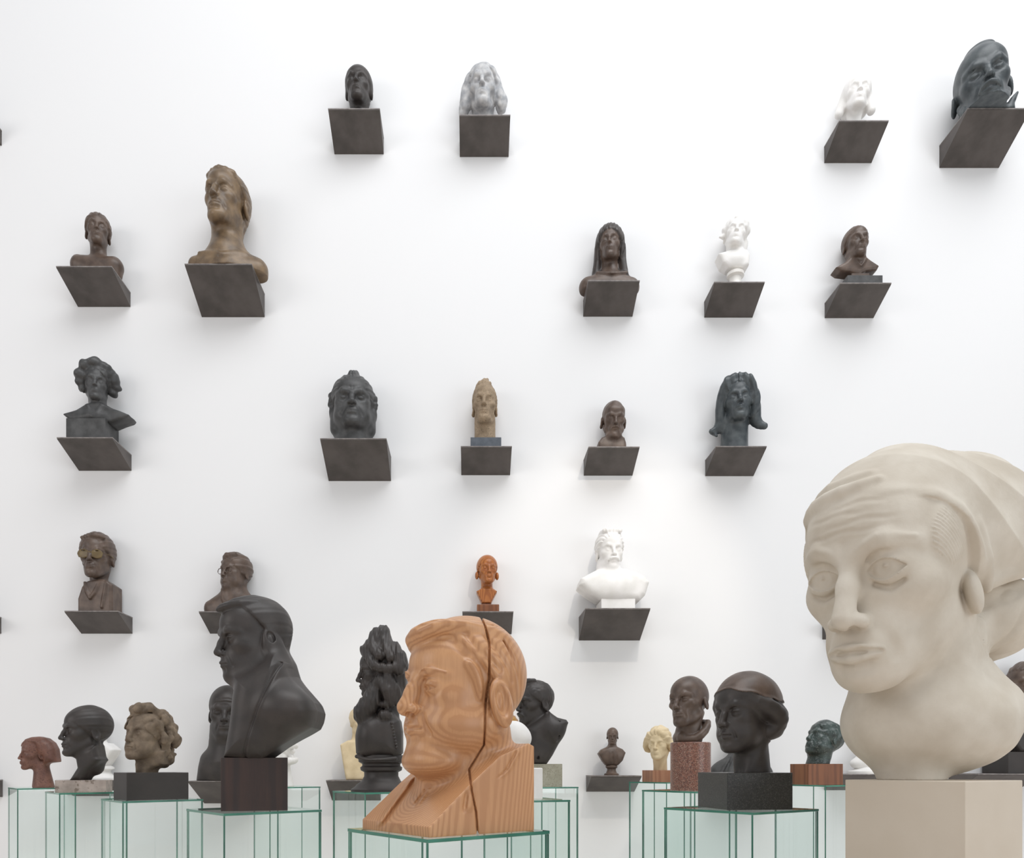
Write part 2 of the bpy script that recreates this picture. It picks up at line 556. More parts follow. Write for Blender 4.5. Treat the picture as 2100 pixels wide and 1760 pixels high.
def build_parts(S, lo, hi, h, unit, parent, mats, origin=(0, 0, 0)):
    """mesh the sculpt and hang each region on `parent` as a mesh of its own; one shared set of normals hides the joins"""
    V, F, lab = S.mesh(lo, hi, h)
    V = V.astype(np.float64) * unit + np.array(origin)
    fn = np.cross(V[F[:, 2]] - V[F[:, 0]], V[F[:, 3]] - V[F[:, 1]])
    vn = np.zeros_like(V)
    for i in range(4): np.add.at(vn, F[:, i], fn)
    vn /= np.linalg.norm(vn, axis=1)[:, None] + 1e-20
    fl = np.sort(lab[F], 1)[:, 1]
    out = {}
    for i, name in enumerate(S.parts):      # stray islands of a part go back to the region around them
        if name not in ('beard', 'moustache', 'hair', 'collar') or len(S.parts) < 2: continue
        fi = np.nonzero(fl == i)[0]
        if not 0 < len(fi) < 30000: continue
        comp = np.arange(len(V)); f = F[fi]
        for _ in range(400):
            mn = comp[f].min(1); old = comp.copy()
            for j in range(4): np.minimum.at(comp, f[:, j], mn)
            comp = comp[comp]
            if (comp == old).all(): break
        cf = comp[f[:, 0]]; big = np.bincount(cf).argmax()
        fl[fi[cf != big]] = 0
    small = [i for i in range(len(S.parts)) if 0 < (fl == i).sum() < 30]
    for i in small: fl[fl == i] = np.bincount(fl).argmax()
    for i, name in enumerate(S.parts):
        f = F[fl == i]
        if len(f) == 0: continue
        used = np.unique(f)
        remap = np.full(len(V), -1, np.int64); remap[used] = np.arange(len(used))
        f = remap[f]
        me = bpy.data.meshes.new(name)
        me.vertices.add(len(used)); me.vertices.foreach_set('co', V[used].astype(np.float32).ravel())
        me.loops.add(f.size); me.loops.foreach_set('vertex_index', f.ravel().astype(np.int32))
        me.polygons.add(len(f))
        me.polygons.foreach_set('loop_start', np.arange(0, f.size, 4, dtype=np.int32))
        me.polygons.foreach_set('loop_total', np.full(len(f), 4, np.int32))
        me.update(calc_edges=True)
        me.polygons.foreach_set('use_smooth', np.ones(len(f), bool))
        me.normals_split_custom_set_from_vertices(vn[used].astype(np.float32).tolist())
        me.materials.append(mats.get(name, mats['*']) if isinstance(mats, dict) else mats)
        plain = name.split('#')[0]
        me.name = plain
        o = bpy.data.objects.new(plain, me)
        o.parent = parent
        COL.objects.link(o)
        out[name] = o
    for name, o in out.items():        # what grows on or is worn on the head hangs on the head
        if 'head' in out and name.split('#')[0] in ON_HEAD: o.parent = out['head']
    return out
# ------------------------------------------------------------------ heads, in head heights: chin -0.5, crown +0.5, face towards -Y
def head(S, w=1.0, jaw=1.0, chin=0.0, chinz=0.0, brow=1.0, browz=0.0, nose=1.0, nosew=1.0, nosez=0.0, hook=0.0, lips=1.0, mouthw=1.0, mouthz=0.0,
         cheek=1.0, fold=0.5, eye=1.0, lid='open', ears=1.0, neck=1.0, neckl=0.5, neckback=0.0, fat=0.0, back=0.0, fine=True,
         hollow=0.0, pupils=False, bags=0.0, earz=0.0, part='head', crown=0.0, smile=0.0, eyed=0.0, lipf=0.0, earx=0.0, concha=True):
    S.part = part
    S.ell((0, 0.035 + back / 2, 0.13 + crown / 2), (0.318 * w, 0.405 + back / 2, 0.365 + crown / 2), 0.02)
    S.ell((0, -0.14, 0.17), (0.262 * w, 0.25, 0.225), 0.10)
    S.ell((0, -0.12, -0.13), ((0.247 + fat * 0.5) * w, 0.258, 0.325 + chinz), 0.12)
    S.ell((0.175 * w, -0.215, -0.075), (0.098 * cheek, 0.105 * cheek, 0.085), 0.09, m=True)
    S.cone((0.205 * jaw * w, 0.0, -0.235), (0.075 * jaw, -0.285 - chin, -0.405 - chinz), 0.075 + fat * 0.5, 0.082, 0.10, m=True)
    if fat: S.ell((0.16 * w, -0.18, -0.26), (0.12 + fat * 0.5, 0.14 + fat * 0.4, 0.14), 0.09, m=True)
    S.ell((0, -0.335 - chin, -0.415 - chinz), (0.098 * jaw, 0.088, 0.083), 0.06)
    S.ell((0, -0.295, -0.26 + mouthz), (0.148, 0.142, 0.125), 0.09)
    # neck
    S.cone((0, 0.09 + neckback, -0.22), (0, 0.115 + neckback, -0.35 - neckl), 0.19 * neck, 0.2 * neck, 0.09)
    S.cone((0.22 * neck, 0.13, -0.22), (0.045, -0.075 * neck + neckback, -0.42 - neckl), 0.05, 0.04, 0.07, m=True)
    if hollow: S.ell((0.31 * w, -0.2, -0.26), (0.1, 0.12, 0.12), 0.1, 's', m=True) if hollow > 0.5 else None
    # eye region
    S.ell((0.135 * w, -0.434 + eyed, 0.0), (0.104, 0.09, 0.065), 0.065, 's', m=True)
    S.cone((0.045, -0.367, 0.068 + browz), (0.135 * w, -0.358, 0.092 + browz), 0.034 * brow, 0.032 * brow, 0.05, m=True)
    S.cone((0.135 * w, -0.358, 0.092 + browz), (0.225 * w, -0.265, 0.068 + browz), 0.032 * brow, 0.026 * brow, 0.05, m=True)
    ex, er, ez = 0.132 * w, 0.058 * eye, -0.002
    ey = -0.302 + eyed * 0.4 + max(0.0, er - 0.0665) * 0.9
    if lid == 'closed':
        S.ell((ex, ey - 0.008, ez), (er * 1.12, er * 1.1, er * 0.95), 0.02, m=True)
        if fine: S.chain([(ex - er * 0.95, ey - er * 0.5, ez - 0.016), (ex, ey - er * 1.2, ez - 0.03), (ex + er * 0.95, ey - er * 0.5, ez - 0.012)], 0.007, 0.012, 's', m=True)
    else:
        S.ell((ex, ey, ez), er, 0.012, m=True)
        c1, c2, sr = f32((ex, ey - 0.002, ez)), er + 0.013, {'open': 0.52, 'narrow': 0.36, 'down': 0.3, 'wide': 0.8}[lid]
        shift = {'open': 0.0, 'narrow': -0.002, 'down': -0.012, 'wide': 0.0}[lid]

        def lids(q, c1=c1, c2=c2, er=er, sr=sr, shift=shift):
            p = q - c1
            sp = np.sqrt((p ** 2).sum(1)) - c2
            hx = np.clip(1 - (p[:, 0] / (er * 0.95)) ** 2, 0, 1)
            slot = np.abs(p[:, 2] - shift) - er * sr * hx
            slot = np.where(p[:, 1] < 0, slot, 0.05)
            return np.maximum(sp, -slot)
        S.fn(lids, 0.02, m=True, c=c1, r=c2)
        if fine:
            S.chain([(ex - 0.045 * eye, ey - er, ez + 0.58 * er), (ex - 0.005, ey - 1.2 * er, ez + 0.86 * er), (ex + 0.05 * eye, ey - 0.86 * er, ez + 0.58 * er)], 0.005, 0.02, 's', m=True)
        if pupils:
            S.ell((ex + 0.0, ey - er * 1.0, ez + 0.004), (er * 0.36, er * 0.12, er * 0.36), 0.008, 's', m=True)
            S.ell((ex + 0.004, ey - er * 0.9, ez + 0.012), (er * 0.1, er * 0.1, er * 0.1), 0.006, m=True)
    if bags: S.chain([(ex - 0.045, ey - 0.062, ez - 0.055), (ex + 0.01, ey - 0.06, ez - 0.075), (ex + 0.055, ey - 0.045, ez - 0.055)], 0.008 * bags, 0.03, 's', m=True)
    # nose
    no = 0.07 * (nose - 1)
    S.cone((0, -0.372, 0.05), (0, -0.418 - no * 0.4 - hook, -0.04 + nosez * 0.4), 0.03 * nosew, 0.032 * nosew, 0.05)
    S.cone((0, -0.415 - no * 0.4 - hook, -0.035 + nosez * 0.4), (0, -0.462 - no, -0.142 + nosez), 0.031 * nosew, 0.043 * nosew, 0.035)
    S.ell((0.043 * nosew, -0.425 - no * 0.5, -0.158 + nosez), (0.033 * nosew, 0.048, 0.033), 0.022, m=True)
    if fine: S.ell((0.027 * nosew, -0.455 - no * 0.7, -0.192 + nosez), (0.016 * nosew, 0.03, 0.02), 0.012, 's', m=True)
    # mouth
    mz = mouthz
    S.cone((0.012, -0.438 - lipf, -0.262 + mz), (0.085 * mouthw, -0.392 - lipf * 0.6, -0.277 + mz + smile), 0.021 * lips, 0.010 * lips, 0.018, m=True)
    S.cone((0, -0.424 - lipf, -0.309 + mz), (0.07 * mouthw, -0.392 - lipf * 0.6, -0.295 + mz + smile), 0.027 * lips, 0.012 * lips, 0.022, m=True)
    S.cone((0, -0.462 - lipf, -0.284 + mz), (0.1 * mouthw, -0.402 - lipf * 0.4, -0.285 + mz + smile * 1.3), 0.0075, 0.0085, 0.012, 's', m=True)
    if fine and not lipf: S.cone((0, -0.47, -0.205 + nosez), (0, -0.468, -0.24 + mz), 0.006, 0.010, 0.016, 's')
    S.cone((0, -0.452, -0.358 + mz * 0.5), (0.055, -0.43, -0.354 + mz * 0.5), 0.02, 0.015, 0.05, 's', m=True)
    if fold: S.chain([(0.075 * nosew, -0.425, -0.145), (0.115, -0.398, -0.22), (0.145 * mouthw, -0.36, -0.315 + mz)], 0.010 * fold, 0.045, 's', m=True)
    # ears
    if ears:
        e = ears
        S.ell((0.325 * w + earx, 0.075, -0.065 + earz), (0.03 * e + 0.012, 0.084 * e, 0.132 * e), 0.016, m=True, rot=(18, -10, -8))
        if fine and concha:
            S.ell((0.372 * w + earx, 0.056, -0.055 + earz), (0.03 * e, 0.05 * e, 0.088 * e), 0.016, 's', m=True, rot=(18, -10, -8))
            S.ell((0.335 * w + earx, 0.05, -0.06 + earz), (0.016 * e, 0.018 * e, 0.045 * e), 0.02, m=True)
    return S


def hair_region(front=0.36, temple=0.0, side=-0.06, nape=-0.30, width=1.0):
    """signed 'not hair' measure: positive in front of the hairline or under the nape line"""
    Ec, Er = f32((0, -0.56, front - 0.42)), f32((0.315 * width, 0.42 - temple, 0.43))

    def g(q):
        p = np.abs(q - Ec) if False else (q - Ec)
        x = np.abs(p[:, 0]) / Er[0]
        k0 = (x ** 2.6 + (np.abs(p[:, 1]) / Er[1]) ** 2 + (np.abs(p[:, 2]) / Er[2]) ** 2.4) ** 0.45
        face = (1 - k0) * 0.3
        a = f32((0, nape - side, 0.38)); a = np.array([0, -(nape - side), 0.36], np.float32); a /= np.linalg.norm(a)
        low = -((q[:, 2] - side) * a[2] + (q[:, 1] + 0.02) * a[1])
        return np.maximum(face, low)
    return g


def hair_cap(S, grow=0.035, front=0.36, temple=0.0, side=-0.06, nape=-0.30, w=1.0, back=0.0, k=0.015, top=0.0, part='hair', crown=0.0, width=1.0, edge=0.03):
    g = hair_region(front, temple, side, nape, width)
    c = f32((0, 0.035 + back / 2, 0.13 + top / 2 + crown / 2)); r = f32((0.318 * w + grow, 0.405 + back / 2 + grow, 0.365 + grow + top / 2 + crown / 2))

    def fn(q):
        p = q - c
        k0 = np.sqrt(((p / r) ** 2).sum(1)); k1 = np.sqrt(((p / (r * r)) ** 2).sum(1)) + 1e-9
        d, n = k0 * (k0 - 1) / k1, g(q)
        h = np.maximum(edge - np.abs(d - n), 0) / edge
        return np.maximum(d, n) + h * h * edge * 0.25
    return S.fn(fn, k, part=part, c=c, r=float(r.max()) + 0.1)


def strands(S, amp=0.008, freq=26, kind='back', part='hair', warp=0.25, seed=0):
    def fn(q):
        wv = wob(q, 7.0, 4, seed) * warp
        if kind == 'back': u = np.arctan2(q[:, 0], q[:, 2] - 0.05)
        elif kind == 'side': u = q[:, 1] * 2.2 + q[:, 2] * 0.5
        elif kind == 'down': u = np.arctan2(q[:, 0], -(q[:, 1] - 0.05)) * 1.0
        else: u = q[:, 2] * 2.0 + q[:, 1]
        s = np.sin((u + wv) * freq) + 0.5 * np.sin((u * 1.7 + wv * 1.3) * freq + 1.0)
        return amp * s * 0.7
    return S.disp(fn, part)


def curls(S, amp=0.02, freq=22, part='hair', seed=0):
    def fn(q):
        z = wob(q, freq, 5, seed)
        z2 = wob(q, freq * 0.5, 5, seed + 7)
        return -amp * (np.abs(z) * 1.3 - 0.5 + 0.6 * z2)
    return S.disp(fn, part)


def rough(S, amp=0.004, freq=40, part=None, seed=3):
    return S.disp(lambda q: amp * wob(q, freq, 6, seed), part)


def wrinkles(S, lines, part='head', amp=0.006, wd=0.008):
    """forehead furrows: lines = [(x0, x1, z, bow)]"""
    def fn(q):
        o = np.zeros(len(q), np.float32)
        for x0, x1, z, bow in lines:
            t = (q[:, 0] - x0) / (x1 - x0)
            zl = z + bow * 4 * t * (1 - t) + 0.004 * np.sin(q[:, 0] * 40 + z * 90)
            w = np.clip(np.minimum(t, 1 - t) * 5, 0, 1)
            g = (q[:, 2] - zl) / wd
            o += w * (np.exp(-g * g) - 0.5 * np.exp(-(g - 1.8) ** 2) - 0.4 * np.exp(-(g + 1.8) ** 2))
        return np.where(q[:, 1] < -0.22, amp * o, 0).astype(np.float32)
    return S.disp(fn, part)


def moustache(S, r=0.03, w=0.12, drop=0.03, z=-0.235, part='moustache'):
    S.chain([(0.005, -0.458, z), (w * 0.55, -0.435, z - 0.012), (w, -0.385, z - 0.02 - drop)], [r, r * 0.95, r * 0.35], 0.015, m=True, part=part)
    return S


def beard(S, r=0.06, z=-0.42, part='beard'):
    S.chain([(0.27, -0.02, -0.17), (0.23, -0.13, -0.30), (0.1, -0.32, z), (0.0, -0.37, z - 0.02)], [r * 0.6, r * 0.9, r, r * 1.1], 0.04, m=True, part=part)
    S.ell((0, -0.36, z - 0.01), (0.1, r * 1.1, r * 1.2), 0.04, part=part)
    return S


# ------------------------------------------------------------------ busts
class Bust:
    """A sculpture measured in photo pixels at its own depth: x right, y away, z up from the point it stands on."""
    def __init__(self, name, label, bx, Y, ztop=None, by=None, group=None, cat='bust'):
        self.Y, self.u, self.bx = Y, Y / FPX, bx
        if ztop is None: ztop = EYE - (by - PY0) * self.u
        self.by = PY0 + (EYE - ztop) / self.u
        self.root = empty(name, ((bx - PX0) * self.u, Y, ztop))
        tag(self.root, label, cat, group)
        self.S = Sculpt()
        self.th = math.degrees(math.atan2((bx - PX0), FPX))

    def p(self, px, py, dy=0.0): return (px - self.bx, dy, self.by - py)

    def H(self, px, py, h, yaw=0, pitch=0, roll=0, dy=0, **kw):
        """place and model the head; px, py is the middle between the ears, h the head height"""
        self.S.frame('H', self.p(px, py, dy), yaw - self.th, pitch, roll, h)
        head(self.S, **kw)
        return self.S

    def T(self, part='torso'):
        self.S.use('W'); self.S.part = part
        return self.S

    def done(self, mats, x0, x1, ytop, cut=None, dep=None, cell=1.6):
        """cut the figure off flat at image height `cut` (default: where it stands) and mesh the pixel window"""
        d = dep or (x1 - x0) * 0.9
        cut = self.by if cut is None else cut
        ybot = cut + 6
        pad = abs(math.tan(math.radians(self.th))) * d * 0.5
        x0, x1 = x0 - pad, x1 + pad
        self.S.use('W').plane((0, 0, self.by - cut), (0, 0, -1), 0.5)
        return build_parts(self.S, (x0 - self.bx, -d, self.by - ybot), (x1 - self.bx, d, self.by - ytop), cell, self.u, self.root, mats)

    def block(self, name, x0, x1, ytop, mat, depth=None, rz=0.0, bev=0.0015, ybot=None, cy=0.0):
        """stone or wooden block under the figure, x0..x1 wide as seen, top at ytop"""
        u = self.u; w = (x1 - x0) * u; d = depth * u if depth else w
        zb = 0 if ybot is None else (self.by - ybot) * u
        return box_obj(name, -w / 2, w / 2, -d / 2, d / 2, zb, (self.by - ytop) * u, mat, self.root, rz=rz, c=(((x0 + x1) / 2 - self.bx) * u, cy * u, 0), bev=bev)

    def lathe(self, name, px, prof, mat, sx=1, sy=1):
        """turned socle: prof = [(radius px, image y)]"""
        u = self.u
        return lathe_obj(name, [(r * u, (self.by - y) * u) for r, y in prof], mat, self.root, c=((px - self.bx) * u, 0, 0), sx=sx, sy=sy)
# ------------------------------------------------------------------ materials in use
M_wall, nt, p = new_mat('white_plaster_wall')
n = N(nt, 'ShaderNodeTexNoise'); n.inputs['Scale'].default_value = 90; n.inputs['Detail'].default_value = 6
b = N(nt, 'ShaderNodeBump'); b.inputs['Strength'].default_value = 0.03; b.inputs['Distance'].default_value = 0.002
tcw = N(nt, 'ShaderNodeTexCoord'); nt.links.new(tcw.outputs['Object'], n.inputs['Vector'])
nt.links.new(n.outputs['Fac'], b.inputs['Height']); nt.links.new(b.outputs['Normal'], p.inputs['Normal'])
p.inputs['Base Color'].default_value = (0.86, 0.86, 0.865, 1); p.inputs['Roughness'].default_value = 0.9
M_floor = mat_cast('pale_stone_floor', srgb(222, 208, 196), srgb(230, 218, 208), 0.5, 2.0, 0.03)
M_shelf = mat_cast('dark_grey_steel', srgb(74, 69, 66), srgb(92, 86, 83), 0.5, 9.0, 0.04, 0.35)
M_shelf_top = mat_cast('highlit_steel_edge', srgb(112, 106, 104), srgb(140, 134, 130), 0.45, 40.0, 0.04, 0.4)  # lighter grey puts the highlight along the shelf's front lip into the colour
M_glass, M_edge = mat_glass('clear_glass'), mat_glass_edge('green_glass_edge')

M_black = mat_cast('black_bronze', srgb(50, 46, 44), srgb(64, 58, 55), 0.46, 14, 0.06, 0.45)
M_dark = mat_cast('dark_grey_bronze', srgb(58, 58, 58), srgb(80, 80, 80), 0.45, 20, 0.1, 0.45)
M_blue = mat_cast('blue_grey_bronze', srgb(56, 62, 66), srgb(82, 88, 90), 0.42, 22, 0.1, 0.5)
M_brown = mat_cast('brown_bronze', srgb(76, 62, 54), srgb(104, 87, 76), 0.42, 18, 0.07, 0.5)
M_gold = mat_cast('golden_brown_bronze', srgb(92, 76, 60), srgb(134, 112, 86), 0.4, 16, 0.1, 0.5)
M_grey = mat_cast('mottled_grey_plaster', srgb(160, 162, 166), srgb(204, 203, 202), 0.7, 30, 0.1, 0.3)
M_white = mat_cast('white_plaster', srgb(232, 230, 226), srgb(244, 242, 240), 0.65, 12, 0.05, 0.3)
M_marble = mat_cast('white_marble', srgb(226, 222, 216), srgb(242, 239, 234), 0.4, 10, 0.03, 0.45)
M_tan = mat_cast('tan_terracotta', srgb(142, 124, 102), srgb(170, 150, 126), 0.7, 24, 0.2, 0.3, srgb(120, 104, 86))
M_cream = mat_cast('cream_stone', srgb(206, 186, 150), srgb(226, 208, 174), 0.6, 16, 0.1, 0.3)
M_stone = mat_cast('weathered_sandstone', srgb(100, 88, 76), srgb(136, 120, 102), 0.75, 30, 0.3, 0.25, fine=130)
M_red = mat_cast('red_brown_quartzite', srgb(98, 66, 56), srgb(128, 90, 76), 0.45, 18, 0.06, 0.45, srgb(84, 58, 50))
M_green = mat_cast('green_black_bronze', srgb(38, 48, 46), srgb(66, 80, 76), 0.35, 26, 0.2, 0.6, srgb(96, 106, 102))
M_plaster = mat_cast('aged_plaster', srgb(198, 188, 173), srgb(214, 206, 193), 0.75, 9, 0.2, 0.25, fine=70)
M_pedestal = mat_cast('painted_pedestal', srgb(204, 192, 176), srgb(210, 199, 184), 0.7, 5, 0.02, 0.25)
M_ivory = mat_cast('gilded_bronze', srgb(150, 104, 52), srgb(206, 160, 92), 0.3, 20, 0.05, 0.6, metal=0.6)
M_darkblock = mat_wood('dark_brown_wood', srgb(74, 54, 48), srgb(54, 44, 42), (0, 0, 0), 14, 2.0, 0.4)
M_blackblock = mat_cast('matt_black_block', srgb(54, 50, 48), srgb(62, 57, 55), 0.55, 8, 0.03)
M_oakblock = mat_wood('orange_brown_wood', srgb(150, 96, 62), srgb(112, 68, 44), (0, 0, 0), 20, 2.0, 0.4)
M_lightblock = mat_wood('light_brown_wood', srgb(176, 128, 98), srgb(148, 100, 74), (0, 0, 0), 20, 2.0, 0.45)
M_slate = mat_cast('blue_slate', srgb(78, 84, 92), srgb(92, 98, 106), 0.6, 30, 0.05)
M_greystone = mat_cast('pale_grey_green_stone', srgb(160, 156, 138), srgb(178, 174, 158), 0.6, 30, 0.05, 0.3, srgb(146, 142, 124))
M_pinkstone = mat_cast('veined_pink_marble', srgb(150, 138, 130), srgb(182, 168, 160), 0.45, 22, 0.04, 0.35, srgb(122, 108, 98), fine=50)
M_granite = mat_granite('red_granite', [srgb(84, 58, 52), srgb(128, 86, 74), srgb(152, 108, 92), srgb(96, 70, 64), srgb(170, 140, 124)], 330)
M_blackgranite = mat_granite('black_granite', [srgb(38, 38, 36), srgb(52, 52, 50), srgb(46, 45, 45), srgb(74, 72, 70)], 420, 0.28)
M_carved = mat_wood('carved_walnut_wood', srgb(206, 157, 114), srgb(178, 129, 90), (0.25, -0.3, 0.0), 52, 1.0, 0.36, (0.02, 0.03, 0.0), 0.45, 0.3)
M_orange = mat_wood('polished_orange_wood', srgb(196, 128, 70), srgb(150, 88, 46), (0.3, 0.2, 0), 40, 2.0, 0.35)
M_dkbrown = mat_cast('dark_brown_patina', srgb(48, 42, 39), srgb(64, 55, 50), 0.42, 18, 0.08, 0.5)
M_spec_gold = mat_cast('brass_coloured_rim', srgb(92, 76, 48), srgb(112, 94, 60), 0.4, 30, 0.05, 0.5)

# ------------------------------------------------------------------ room
tag(box_obj('wall_back', -9, 9, WALL, WALL + 0.2, 0, 9, M_wall), kind='structure')
tag(box_obj('floor', -9, 9, -5, WALL, -0.1, 0, M_floor), kind='structure')

# ------------------------------------------------------------------ wedge shelves on the wall
SH = {}


def shelf(key, x0, x1, ytop, ybot, label, hpx=33.0, D=None, grp='steel wedge shelves on the white wall'):
    """x0..x1, ybot: lower edge at the wall; ytop: front upper edge, all read from the photo"""
    u = WALL / FPX
    if D is None:
        k = (PY0 - ytop) / (PY0 - (ybot - hpx))
        D = WALL * (1 - 1 / k)
    X0, X1 = (x0 - PX0) * u, (x1 - PX0) * u
    zb = EYE - (ybot - PY0) * u; zt = zb + hpx * u
    xm = (X0 + X1) / 2; w = (X1 - X0) / 2
    root = empty('wall_shelf', (xm, WALL - 0.001, zb))
    tag(root, label, 'shelf', grp)
    h = zt - zb; t = 0.007
    o = mesh_obj('wedge_body', [(-w, 0, 0), (w, 0, 0), (-w, 0, h - t), (w, 0, h - t), (-w, -D, h - t), (w, -D, h - t), (-w, -D, h - t - 0.004), (w, -D, h - t - 0.004)],
                 [(0, 1, 7, 6), (6, 7, 5, 4), (4, 5, 3, 2), (2, 3, 1, 0), (0, 6, 4, 2), (1, 3, 5, 7)], M_shelf, root)
    bevel(o, 0.0012, 2)
    o = box_obj('top_plate', -w - 0.001, w + 0.001, -D - 0.0015, 0, h - t, h, M_shelf_top, root, bev=0.001)
    SH[key] = dict(Y=WALL - D / 2, z=zt, xm=(x0 + x1) / 2, D=D)
    return root


# ------------------------------------------------------------------ glass cases on the floor
CS = {}


def solve_case(xf, xl, xr, Yf, s_fix=None):
    Xf = (xf - PX0) / FPX * Yf
    best = None
    for a in np.radians(np.arange(4, 87, 0.5)):
        for s in ([s_fix] if s_fix else np.arange(0.16, 0.6, 0.005)):
            pl = PX0 + FPX * (Xf - s * math.sin(a)) / (Yf + s * math.cos(a))
            pr = PX0 + FPX * (Xf + s * math.cos(a)) / (Yf + s * math.sin(a))
            e = (pl - xl) ** 2 + ((pr - xr) ** 2 if xr is not None else 0)
            if best is None or e < best[0]: best = (e, a, s)
    return best[1], best[2], Xf


def glass_case(key, xf, yf, xl, xr, Yf, label, s=None, group='square glass display cases on the floor'):
    """xf, yf: near upper corner in the photo, xl / xr: its left and right corners"""
    a, s, Xf = solve_case(xf, xl, xr, Yf, s)
    zt = EYE - (yf - PY0) / FPX * Yf
    root = empty('glass_case', (Xf, Yf, 0))
    tag(root, label, 'display case', group)
    t = 0.0065
    rz = a     # local x runs along the right-hand edge, local y along the left-hand edge

    def panel(name, x0, x1, y0, y1, z0, z1, thin):
        v, f = box_data(x0, x1, y0, y1, z0, z1, rz)
        o = mesh_obj(name, v, f, [M_glass, M_edge], root)
        # faces: 0 bottom 1 top 2 -y 3 +x 4 +y 5 -x ; the two broad faces are clear, the cut edges green
        broad = {'z': (0, 1), 'y': (2, 4), 'x': (3, 5)}[thin]
        for i, pl in enumerate(o.data.polygons): pl.material_index = 0 if i in broad else 1
        return o
    panel('top_pane', 0, s, 0, s, zt - t, zt, 'z')
    g = 0.0006; zs = zt - t - g
    panel('side_pane', 0.001, s - 0.001, 0.001, t, 0.002, zs, 'y')
    panel('side_pane', 0.001, t, t + g, s - t - g, 0.002, zs, 'x')
    panel('side_pane', 0.001, s - 0.001, s - t, s - 0.001, 0.002, zs, 'y')
    panel('side_pane', s - t, s - 0.001, t + g, s - t - g, 0.002, zs, 'x')
    cx = Xf + s / 2 * (math.cos(a) - math.sin(a)); cy = Yf + s / 2 * (math.cos(a) + math.sin(a))
    CS[key] = dict(X=cx, Y=cy, z=zt, a=a, s=s, px=PX0 + cx / cy * FPX)
    return root
# shelves, top row to bottom row
shelf('A1', 686, 787, 222.5, 317, 'dark steel wedge shelf under the small black hooded-looking head', 34)
shelf('A2', 943, 1043, 235.5, 322.5, 'dark steel wedge shelf under the mottled grey long-haired head')
shelf('A3', 1690, 1787, 247, 335, 'dark steel wedge shelf under the small white bob-haired head', 34)
shelf('A4', 1926, 2048, 222, 345, 'large dark steel wedge shelf under the bearded head in the top right corner', 46)
shelf('A0', -95, 4, 240, 299, 'dark steel wedge shelf cut by the left edge, highest of those at that edge', 31, D=0.17)
shelf('B1', 160, 268, 546, 630, 'dark steel wedge shelf under the small brown bust of a boy with bare shoulders', 30)
shelf('B2', 414, 543, 541, 651, 'large dark steel wedge shelf under the golden bronze man with a long neck', 48)
shelf('B3', 1196, 1297, 575, 650, 'dark steel wedge shelf under the long-haired woman with a fringe')
shelf('B4', 1444, 1543, 578, 652, 'dark steel wedge shelf under the small white antique-style bust')
shelf('B5', 1691, 1791, 580, 653, 'dark steel wedge shelf under the small dark bust with spreading shoulders', 31)
shelf('C1', 162, 270, 897, 966, 'dark steel wedge shelf under the grey bust with windblown curls')
shelf('C2', 674, 802, 899, 987, 'large dark steel wedge shelf under the broad scowling dark head', 50)
shelf('C3', 946, 1046, 915, 975, 'steel wedge shelf under the narrow tan head on a slate block', 33)
shelf('C4', 1197, 1297, 916, 976, 'steel wedge shelf under the small brown head looking down')
shelf('C5', 1446, 1545, 915, 977, 'dark steel wedge shelf under the dark head with flicked-out hair')
shelf('D1', 167, 272, 1252, 1300, 'dark steel wedge shelf under the brown bust with brass-coloured spectacles', 34, D=0.19)
shelf('D2', 431, 533, 1248, 1300, 'steel wedge shelf half hidden behind the large black bust with a quiff', 33, D=0.19)
shelf('D3', 949, 1049, 1250, 1301, 'steel wedge shelf behind the carved wooden head, under a small orange wood bust', 34, D=0.19)
shelf('D4', 1187, 1312, 1247, 1314, 'large steel wedge shelf under the white bust with a moustache', 48, D=0.265)
shelf('D5', 1686, 1786, 1262, 1312, 'steel wedge shelf almost wholly hidden behind the colossal plaster head', 33, D=0.19)
shelf('D0', -96, 3, 1258, 1300, 'dark steel wedge shelf cut by the left edge, the middle one at that edge', 34, D=0.19)
shelf('E0', -92, 6, 1598, 1635, 'dark steel wedge shelf cut by the left edge, lowest of those at that edge', 36, D=0.19)
shelf('E1', 150, 252, 1597, 1633, 'steel wedge shelf behind the dark head on pink marble', 34, D=0.19)
shelf('E2', 419, 545, 1598, 1648, 'large steel wedge shelf under the bald frowning dark bust', 48, D=0.265)
shelf('E3', 681, 781, 1597, 1642, 'dark steel wedge shelf under the cream bust beside the bewigged bust', 43, D=0.19)
shelf('E8', 985, 1083, 1596, 1631, 'dark steel wedge shelf hidden behind the carved wooden head', 34, D=0.19)
shelf('E4', 1202, 1301, 1588, 1624, 'dark steel wedge shelf under the tiny brown bust on a turned foot', 34, D=0.19)
shelf('E5', 1442, 1545, 1600, 1636, 'steel wedge shelf glimpsed through glass behind the black granite block', 34, D=0.19)
shelf('E6', 1690, 1792, 1585, 1621, 'dark steel wedge shelf between the green head and the colossal plaster head', 34, D=0.19)
shelf('E7', 1945, 2070, 1584, 1630, 'dark steel wedge shelf behind the painted pedestal at the right edge', 44, D=0.265)

